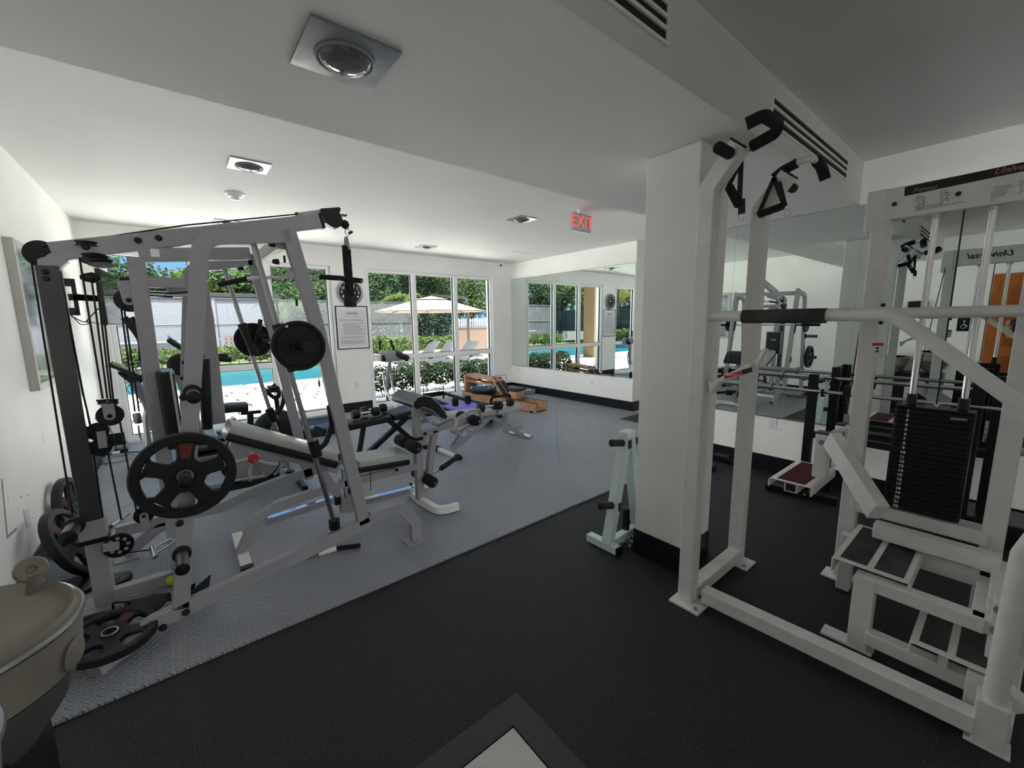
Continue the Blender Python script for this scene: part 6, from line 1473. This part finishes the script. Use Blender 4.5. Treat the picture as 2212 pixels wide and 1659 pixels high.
# ---- stepper with elbow handles in front of the middle window
cp_ = thing('upright_stepper', 'slim silver stepper with black handles and small console before the right window', 'exercise machine', (2.75, 6.3, 0))
q = lambda u, v, y=6.3: P(u, v, y=y)
MB().tube([q(836, 866), q(838, 800), q(843, 778)], .026, 12).build('mast', 'steel', cp_)
MB().bb(q(820, 782) - V((0, .06, 0)), q(868, 757) + V((0, .06, 0))).build('console', 'plastic_grey', cp_, .03)
MB().capsule(q(853, 762), q(872, 774) + V((0, -.18, 0)), .05, 18).build('arm_pad', 'black_vinyl', cp_); MB().capsule(q(826, 766), q(824, 778) + V((0, -.1, 0)), .035, 14).build('arm_pad', 'black_vinyl', cp_)
for pts in ([(821, 735), (821, 757)], [(844, 734), (851, 756)]): MB().tube([q(*p) for p in pts], .014, 10).build('hand_grip', 'black_foam', cp_)
for u in (828, 845): MB().tube(fillet([q(u, 806), q(u + 3, 840), q(u + 6, 872) + V((.05, -.2, 0)), V((q(u, 866).x + .1, 5.75, .05))], .3), .016, 10).build('curved_strut', 'chrome', cp_)
MB().tube([q(829, 813), q(845, 812)], .01, 8).build('cross_bar', 'chrome', cp_)
MB().beam([V((2.4, 6.35, .035)), V((3.0, 6.35, .035))], .05, .04).build('floor_bar', 'steel', cp_); MB().beam([V((2.72, 6.35, .035)), V((2.8, 5.6, .035))], .06, .04).build('floor_bar', 'steel', cp_)
for s_ in (-.14, .14): MB().bb((2.75 + s_ - .06, 5.55, .10), (2.75 + s_ + .06, 5.85, .14)).build('foot_pedal', 'black_rubber', cp_, .01)
# ---- spin bike (grey disc with red hub)
YB_ = 4.15
sb = thing('elliptical_trainer', 'grey elliptical trainer with spoked disc and red hub behind the bench', 'exercise machine', (.45, YB_, 0))
q = lambda u, v, y=YB_: P(u, v, y=y)
hc = q(546, 988); rr_ = .225
mat('disc_silver', (.42, .43, .44), .35)
MB().lathe(hc + V((0, .03, 0)), (0, -1, 0), [(rr_ + .02, 0), (rr_ + .02, .05), (rr_ - .01, .06), (rr_ - .012, .05)], 40).build('wheel_housing', 'black_plastic', sb); MB().lathe(hc + V((0, .02, 0)), (0, -1, 0), [(rr_ - .005, 0), (rr_ - .005, .045), (rr_ - .04, .052), (.05, .056)], 40).build('crank_disc', 'plastic_grey', sb)
for k in range(5):
    a = 2 * pi * k / 5 + .5; d = V((cos(a), 0, sin(a))); e = V((-sin(a), 0, cos(a))); MB().tube([hc + d * .04 + V((0, -.03, 0)), hc + d * .12 + e * .015 + V((0, -.034, 0)), hc + d * .20 + e * .05 + V((0, -.03, 0))], .016, 8, .05, scale=None).build('disc_spoke', 'disc_silver', sb)
mat('disc_silver', (.42, .43, .44), .35)
MB().lathe(hc + V((0, -.035, 0)), (0, -1, 0), [(.042, 0), (.042, .012), (.02, .018)], 24).build('hub', 'red_bright', sb); MB().beam([hc + V((0, -.06, 0)), q(568, 1024)+ V((0, -.06, 0))], .022, .012, UY).build('crank_arm', 'steel', sb, .003)
MB().tube([q(568, 1024) + V((0, -.07, 0)), q(520, 1030) + V((0, -.07, 0)), q(480, 1040)+ V((0, -.07, 0))], .012, 10).build('pedal_link', 'chrome', sb); MB().beam([q(440, 1062), q(640, 1022)], .12, .05).build('base_rail', 'black_plastic', sb, .01)
MB().tube(fillet([q(597, 965), q(605, 985), q(603, 1012), q(590, 1025)], .1), .03, 12).build('front_shroud', 'plastic_grey', sb)
MB().beam([q(480, 1015, 4.3), q(515, 960, 4.3), q(560, 935, 4.3)], .08, .05, UY).build('shroud_arm', 'plastic_grey', sb, .01)
MB().beam([V((hc.x + .35, YB_ - .22, .04)), V((hc.x + .35, YB_ + .25, .04))], .05, .04).build('stabiliser', 'black_plastic', sb, .006); MB().bb(q(600, 1012) - V((0, .06, 0)), q(628, 1028) + V((.0, .04, 0))).build('level_foot', 'chrome', sb, .01)
# ---- recumbent / upright exercise bike behind
YE = 5.15; q = lambda u, v, y=YE: P(u, v, y=y)
eb = thing('exercise_bike', 'black exercise bike with saddle and round housing in front of the left window', 'exercise bike', (.75, YE, 0))
hc2 = q(598, 930)
MB().lathe(hc2 + V((0, .05, 0)), (0, -1, 0), [(.20, 0), (.235, .03), (.235, .08), (.20, .11), (.05, .12)], 40).build('flywheel_housing', 'black_plastic', eb); MB().tube([hc2 + V((.228 * cos(R(a)), -.02, .228 * sin(R(a)))) for a in range(20, 175, 12)], .008, 8).build('housing_trim', 'plastic_grey', eb)
lg = MB(); lg.tube([hc2 + V((-.03 + .035 * cos(2 * pi * k / 16), -.072, .04 + .035 * sin(2 * pi * k / 16))) for k in range(16)], .0025, 5, closed=True)
lc_ = hc2 + V((-.03, -.072, .04)); 
for a, b in (((0, .0), (-.018, -.026)), ((0, 0), (.018, -.026)), ((0, 0), (0, .016)), ((-.024, .008), (.024, .008))): lg.tube([lc_ + V((a[0], 0, a[1])), lc_ + V((b[0], 0, b[1]))], .003, 5)
lg.lathe(lc_ + V((0, 0, .024)), (0, -1, 0), [(.006, 0), (.006, .002)], 10); lg.build('round_emblem', 'white_print', eb)
sc_ = q(500, 880); MB().pad([sc_ + V((-.16, 0, 0)), sc_, sc_ + V((.14, 0, -.01))], .22, .09, (0, 0, 1), .45).build('saddle', 'black_vinyl', eb)
MB().beam([q(520, 893), q(564, 889)], .05, .035).build('saddle_slide', 'black_iron', eb, .003); MB().beam([q(540, 893), q(541, 925), V((q(541, 940).x, YE, .1))], .06, .05, UY).build('seat_post', 'black_iron', eb, .003)
MB().tube([q(602, 905), q(598, 870), q(596, 860)], .025, 12).build('handlebar_post', 'black_plastic', eb)
MB().tube(fillet([q(565, 835), q(580, 850), q(596, 862), q(606, 850), q(590, 830)], .06), .022, 12).build('handlebar', 'black_foam', eb); MB().bb(q(578, 848) - V((0, .08, 0)), q(602, 832) + V((0, .08, 0))).build('console', 'black_plastic', eb, .02)
MB().beam([V((hc2.x - .45, YE, .06)), V((hc2.x + .3, YE, .06))], .07, .06).build('base_rail', 'black_iron', eb, .005)
for dx in (-.45, .3): MB().beam([V((hc2.x + dx, YE - .25, .04)), V((hc2.x + dx, YE + .25, .04))], .05, .04).build('stabiliser', 'black_iron', eb, .005)
MB().tube([hc2 + V((0, -.09, 0)), hc2 + V((.06, -.09, -.14))], .012, 8).build('crank', 'steel', eb); MB().bb(hc2 + V((.02, -.17, -.16)), hc2 + V((.10, -.09, -.13))).build('pedal', 'black_plastic', eb, .004)
# ---- treadmills before the left window
def treadmill(xa, xb, y0, label, front_left=True):
    o = thing('treadmill', label, 'treadmill', ((xa + xb) / 2, y0, 0))
    MB().bb((xa, y0 - .36, .014), (xb, y0 + .36, .12)).build('base_frame', 'black_plastic', o, .02); MB().bb((xa + .12, y0 - .25, .12), (xb - .02, y0 + .25, .135)).build('running_belt', 'black_rubber', o, .004)
    for s_ in (-1, 1): MB().bb((xa + .25, y0 + s_ * .30 - .05, .12), (xb, y0 + s_ * .30 + .05, .155)).build('side_step', 'treadmill_grey', o, .006)
    MB().bb((xa - .08, y0 - .36, .014), (xa + .32, y0 + .36, .24)).build('motor_cover', 'treadmill_grey', o, .03)
    return o
t1 = treadmill(-.05, 1.75, 6.15, 'black treadmill lying in front of the left window, behind the bike')
q = lambda u, v, y=6.0: P(u, v, y=y)
for y in (5.82, 6.48): MB().beam([V((.12, y, .18)), V((-.02, y, 1.05))], .09, .05, UY).build('upright', 'treadmill_grey', t1, .01)
MB().beam([P(362, 732, y=6.1), P(412, 765, y=6.1)], .62, .05, (.5, 0, 1)).build('console', 'black_plastic', t1, .02); MB().beam([P(362, 730, y=6.1) + V((.0, 0, .03)), P(410, 762, y=6.1) + V((0, 0, .03))], .5, .006, (.5, 0, 1)).build('display', 'screen_glass', t1, .004)
MB().tube([P(396, 775, y=5.85), P(470, 775, y=5.8), P(500, 777, y=5.8)], .028, 12).build('hand_rail', 'black_foam', t1); MB().tube([P(396, 770, y=6.45), P(460, 769, y=6.45), P(492, 768, y=6.45)], .026, 12).build('hand_rail', 'black_foam', t1)
MB().lathe(P(393, 790, y=5.78), (0, 1, 0), [(.10, 0), (.13, .03), (.13, .08), (.10, .1)], 28).build('upright_shroud', 'black_plastic', t1)
# elliptical by the left wall with tilted console and long moving arms
el = thing('elliptical_trainer', 'black and silver elliptical trainer with tilted console by the left wall', 'exercise machine', (-.3, 5.6, 0)); q = lambda u, v, y=5.5: P(u, v, y=y)
MB().beam([q(238, 786), q(302, 810)], .30, .03, (.4, 0, 1)).build('console', 'black_plastic', el, .01); MB().beam([q(240, 783), q(300, 806)], .26, .006, (.4, 0, 1)).build('display', 'screen_glass', el)
MB().beam([q(262, 800), q(292, 824), q(308, 812)], .08, .05, UY).build('console_neck', 'black_plastic', el, .008)
MB().tube([q(290, 826), q(318, 868), q(330, 900)], .045, 14, .1).build('mast', 'treadmill_grey', el); MB().tube(fillet([q(322, 868), q(314, 900), q(318, 940), q(322, 975)], .3), .026, 12).build('front_tube', 'chrome', el)
for dy, du in ((0, 0), (.35, 14)):
    MB().tube(fillet([q(268 + du, 686, 5.4 + dy), q(290 + du, 712, 5.4 + dy), q(306 + du, 735, 5.4 + dy), q(308 + du, 780, 5.4 + dy)], .2), .030, 14).build('arm_grip', 'black_foam', el); MB().tube([q(308 + du, 778, 5.4 + dy), q(318 + du, 860, 5.4 + dy), q(330 + du, 930, 5.4 + dy)], .02, 10).build('moving_arm', 'treadmill_grey', el)
MB().tube([q(255, 800), q(268, 812), q(270, 828), q(285, 824), q(272, 842), q(282, 850)], .003, 5, .02).build('cable', 'black_rubber', el)
MB().beam([V((q(322, 975).x - .15, 5.5, .05)), V((q(322, 975).x + .9, 5.5, .05))], .08, .06).build('base_rail', 'treadmill_grey', el, .006); MB().beam([V((q(322, 975).x - .15, 5.25, .04)), V((q(322, 975).x - .15, 5.8, .04))], .05, .04).build('stabiliser', 'black_plastic', el, .006)
for dy in (-.15, .15): MB().bb((q(322, 975).x + .3, 5.5 + dy - .07, .2), (q(322, 975).x + .65, 5.5 + dy + .07, .24)).build('foot_pedal', 'black_rubber', el, .008)
# loose cables on the floor by the wall
cbl = thing('power_cable', 'grey power cable coiled on the mat below the television corner', 'cable', P(245, 985, z=.02))
a = P(205, 905, x=XL + .06); pts = [a, a + V((.08, .03, .0)), P(244, 940, z=.3), P(252, 975, z=.03)]
MB().tube(fillet(pts, .08), .005, 6).build('lead', 'black_rubber', cbl); MB().bb(P(250, 980, z=.02) - V((.03, .02, .005)), P(254, 974, z=.02) + V((.03, .02, .02))).build('plug', 'white_plastic', cbl, .004)
co = []
c0_ = P(252, 992, z=.02)
for k in range(40): a = 2 * pi * 2.3 * k / 39; co.append(c0_ + V(((.15 - .02 * k / 10) * cos(a) + .03 * sin(a * .5), .17 * sin(a), .004 + .004 * sin(3 * a))))
MB().tube(co, .005, 6).build('coil', 'plastic_grey', cbl); MB().tube([P(222, 984, z=.02), P(262, 978, z=.02), P(305, 975, z=.02)], .005, 6).build('lead', 'black_rubber', cbl)
MB().bb(P(258, 976, z=.02) - V((.05, .03, .005)), P(266, 972, z=.02) + V((.05, .02, .03))).build('power_brick', 'black_plastic', cbl, .005)
# ================================================================== the photographer, seen only in the large mirror
pn = thing('person', 'person in navy shirt and dark trousers holding up a phone, seen in the mirror', 'person', (-.40, -.13, 0))
def skin(name, verts, edges, m, root=0, sub=2):
    me = bpy.data.meshes.new(name); me.from_pydata([tuple(V(v[0]) - WL[pn.name]) for v in verts], edges, []); me.materials.append(M(m))
    o = bpy.data.objects.new(name, me); COL.objects.link(o); o.parent = pn
    s = o.modifiers.new('skin', 'SKIN'); o.modifiers.new('smooth', 'SUBSURF').levels = sub; o.modifiers['smooth'].render_levels = sub
    for i, v in enumerate(verts): r_ = v[1]; me.skin_vertices[0].data[i].radius = r_ if isinstance(r_, tuple) else (r_, r_)
    me.skin_vertices[0].data[root].use_root = True; s.use_smooth_shade = True; return o
f_ = V((.78, .62, 0)).normalized(); s_ = V((.62, -.78, 0)).normalized(); b0 = V((-.40, -.13, 0))
at = lambda r, f, z: b0 + s_ * r + f_ * f + V((0, 0, z))
vs = [(at(0, 0, .98), (.16, .12)), (at(0, 0, 1.15), (.15, .11)), (at(0, 0, 1.36), (.18, .115)), (at(0, -.01, 1.46), (.10, .08)), (at(0, 0, 1.53), (.055, .055)),
      (at(.19, 0, 1.40), .06), (at(-.19, 0, 1.40), .06), (at(.25, .08, 1.18), .048), (at(-.25, .08, 1.18), .048), (at(.12, .28, 1.34), .034), (at(-.12, .28, 1.34), .034)]
skin('shirt', vs[:3] + vs[3:4] + [vs[5], vs[6], vs[7], vs[8]], [(0, 1), (1, 2), (2, 3), (2, 4), (2, 5), (4, 6), (5, 7)], 'navy_cloth')
hv = [(at(0, 0, 1.48), .052), (at(0, .01, 1.56), .052), (at(0, .02, 1.63), (.075, .085)), (at(0, .02, 1.71), (.078, .092)), (at(0, .01, 1.76), .05)]
skin('head', hv, [(0, 1), (1, 2), (2, 3), (3, 4)], 'skin')
skin('hair', [(at(0, -.03, 1.68), (.082, .09)), (at(0, -.02, 1.75), (.075, .085)), (at(0, .0, 1.79), .045)], [(0, 1), (1, 2)], 'hair_dark')
fc = MB()
for r in (-.032, .032): fc.lathe(at(r, .105, 1.675), f_, [(.012, 0), (.009, .006), (.002, .008)], 10)
fc.build('eyes', 'ink', pn); MB().add([at(-.012, .105, 1.63), at(.012, .105, 1.63), at(0, .13, 1.632), at(0, .108, 1.675)], [(0, 1, 2), (0, 2, 3), (1, 3, 2), (0, 3, 1)]).build('nose', 'skin', pn); MB().beam([at(-.022, .105, 1.595), at(.022, .105, 1.595)], .006, .008, (0, 0, 1)).build('mouth', 'red_paint', pn)
for r in (-.082, .082): MB().lathe(at(r, .015, 1.655), s_ * (1 if r > 0 else -1), [(.012, -.01), (.024, 0), (.02, .01), (.005, .012)], 12).build('ear', 'skin', pn)
for sg in (1, -1):
    h0 = at(sg * .12, .28, 1.36)
    skin('arm', [(at(sg * .25, .08, 1.19), .040), (at(sg * .18, .18, 1.27), .036), (h0, .026)], [(0, 1), (1, 2)], 'skin')
    hv = [(h0, .022), (at(sg * .10, .32, 1.40), (.034, .018))]; ed = [(0, 1)]
    for k in range(4):
        zz = 1.385 + .017 * k; i = len(hv); hv += [(at(sg * .085, .335, zz), .0095), (at(sg * .065, .345, zz + .004), .009), (at(sg * .05, .335, zz + .006 + .002 * k), .008)]; ed += [(1, i), (i, i + 1), (i + 1, i + 2)]
    i = len(hv); hv += [(at(sg * .10, .305, 1.425), .011), (at(sg * .08, .30, 1.45), .009)]; ed += [(1, i), (i, i + 1)]
    skin('hand', hv, ed, 'skin')
    skin('trouser_leg', [(at(sg * .085, 0, .98), (.10, .105)), (at(sg * .10, .01, .75), .085), (at(sg * .11, .02, .50), .066), (at(sg * .115, 0, .28), .056), (at(sg * .12, 0, .09), .048)], [(0, 1), (1, 2), (2, 3), (3, 4)], 'grey_cloth')
    skin('shoe', [(at(sg * .12, -.05, .045), .042), (at(sg * .12, .05, .045), .044), (at(sg * .125, .17, .035), (.042, .03))], [(0, 1), (1, 2)], 'black_rubber')
ph = thing('phone', 'black phone held in both hands by the person in the mirror', 'phone', at(0, .35, 1.42))
MB().prism([at(-.075, .335, 1.385), at(.075, .335, 1.385), at(.075, .335, 1.455), at(-.075, .335, 1.455)], f_ * .009).build('case', 'black_plastic', ph, .003)
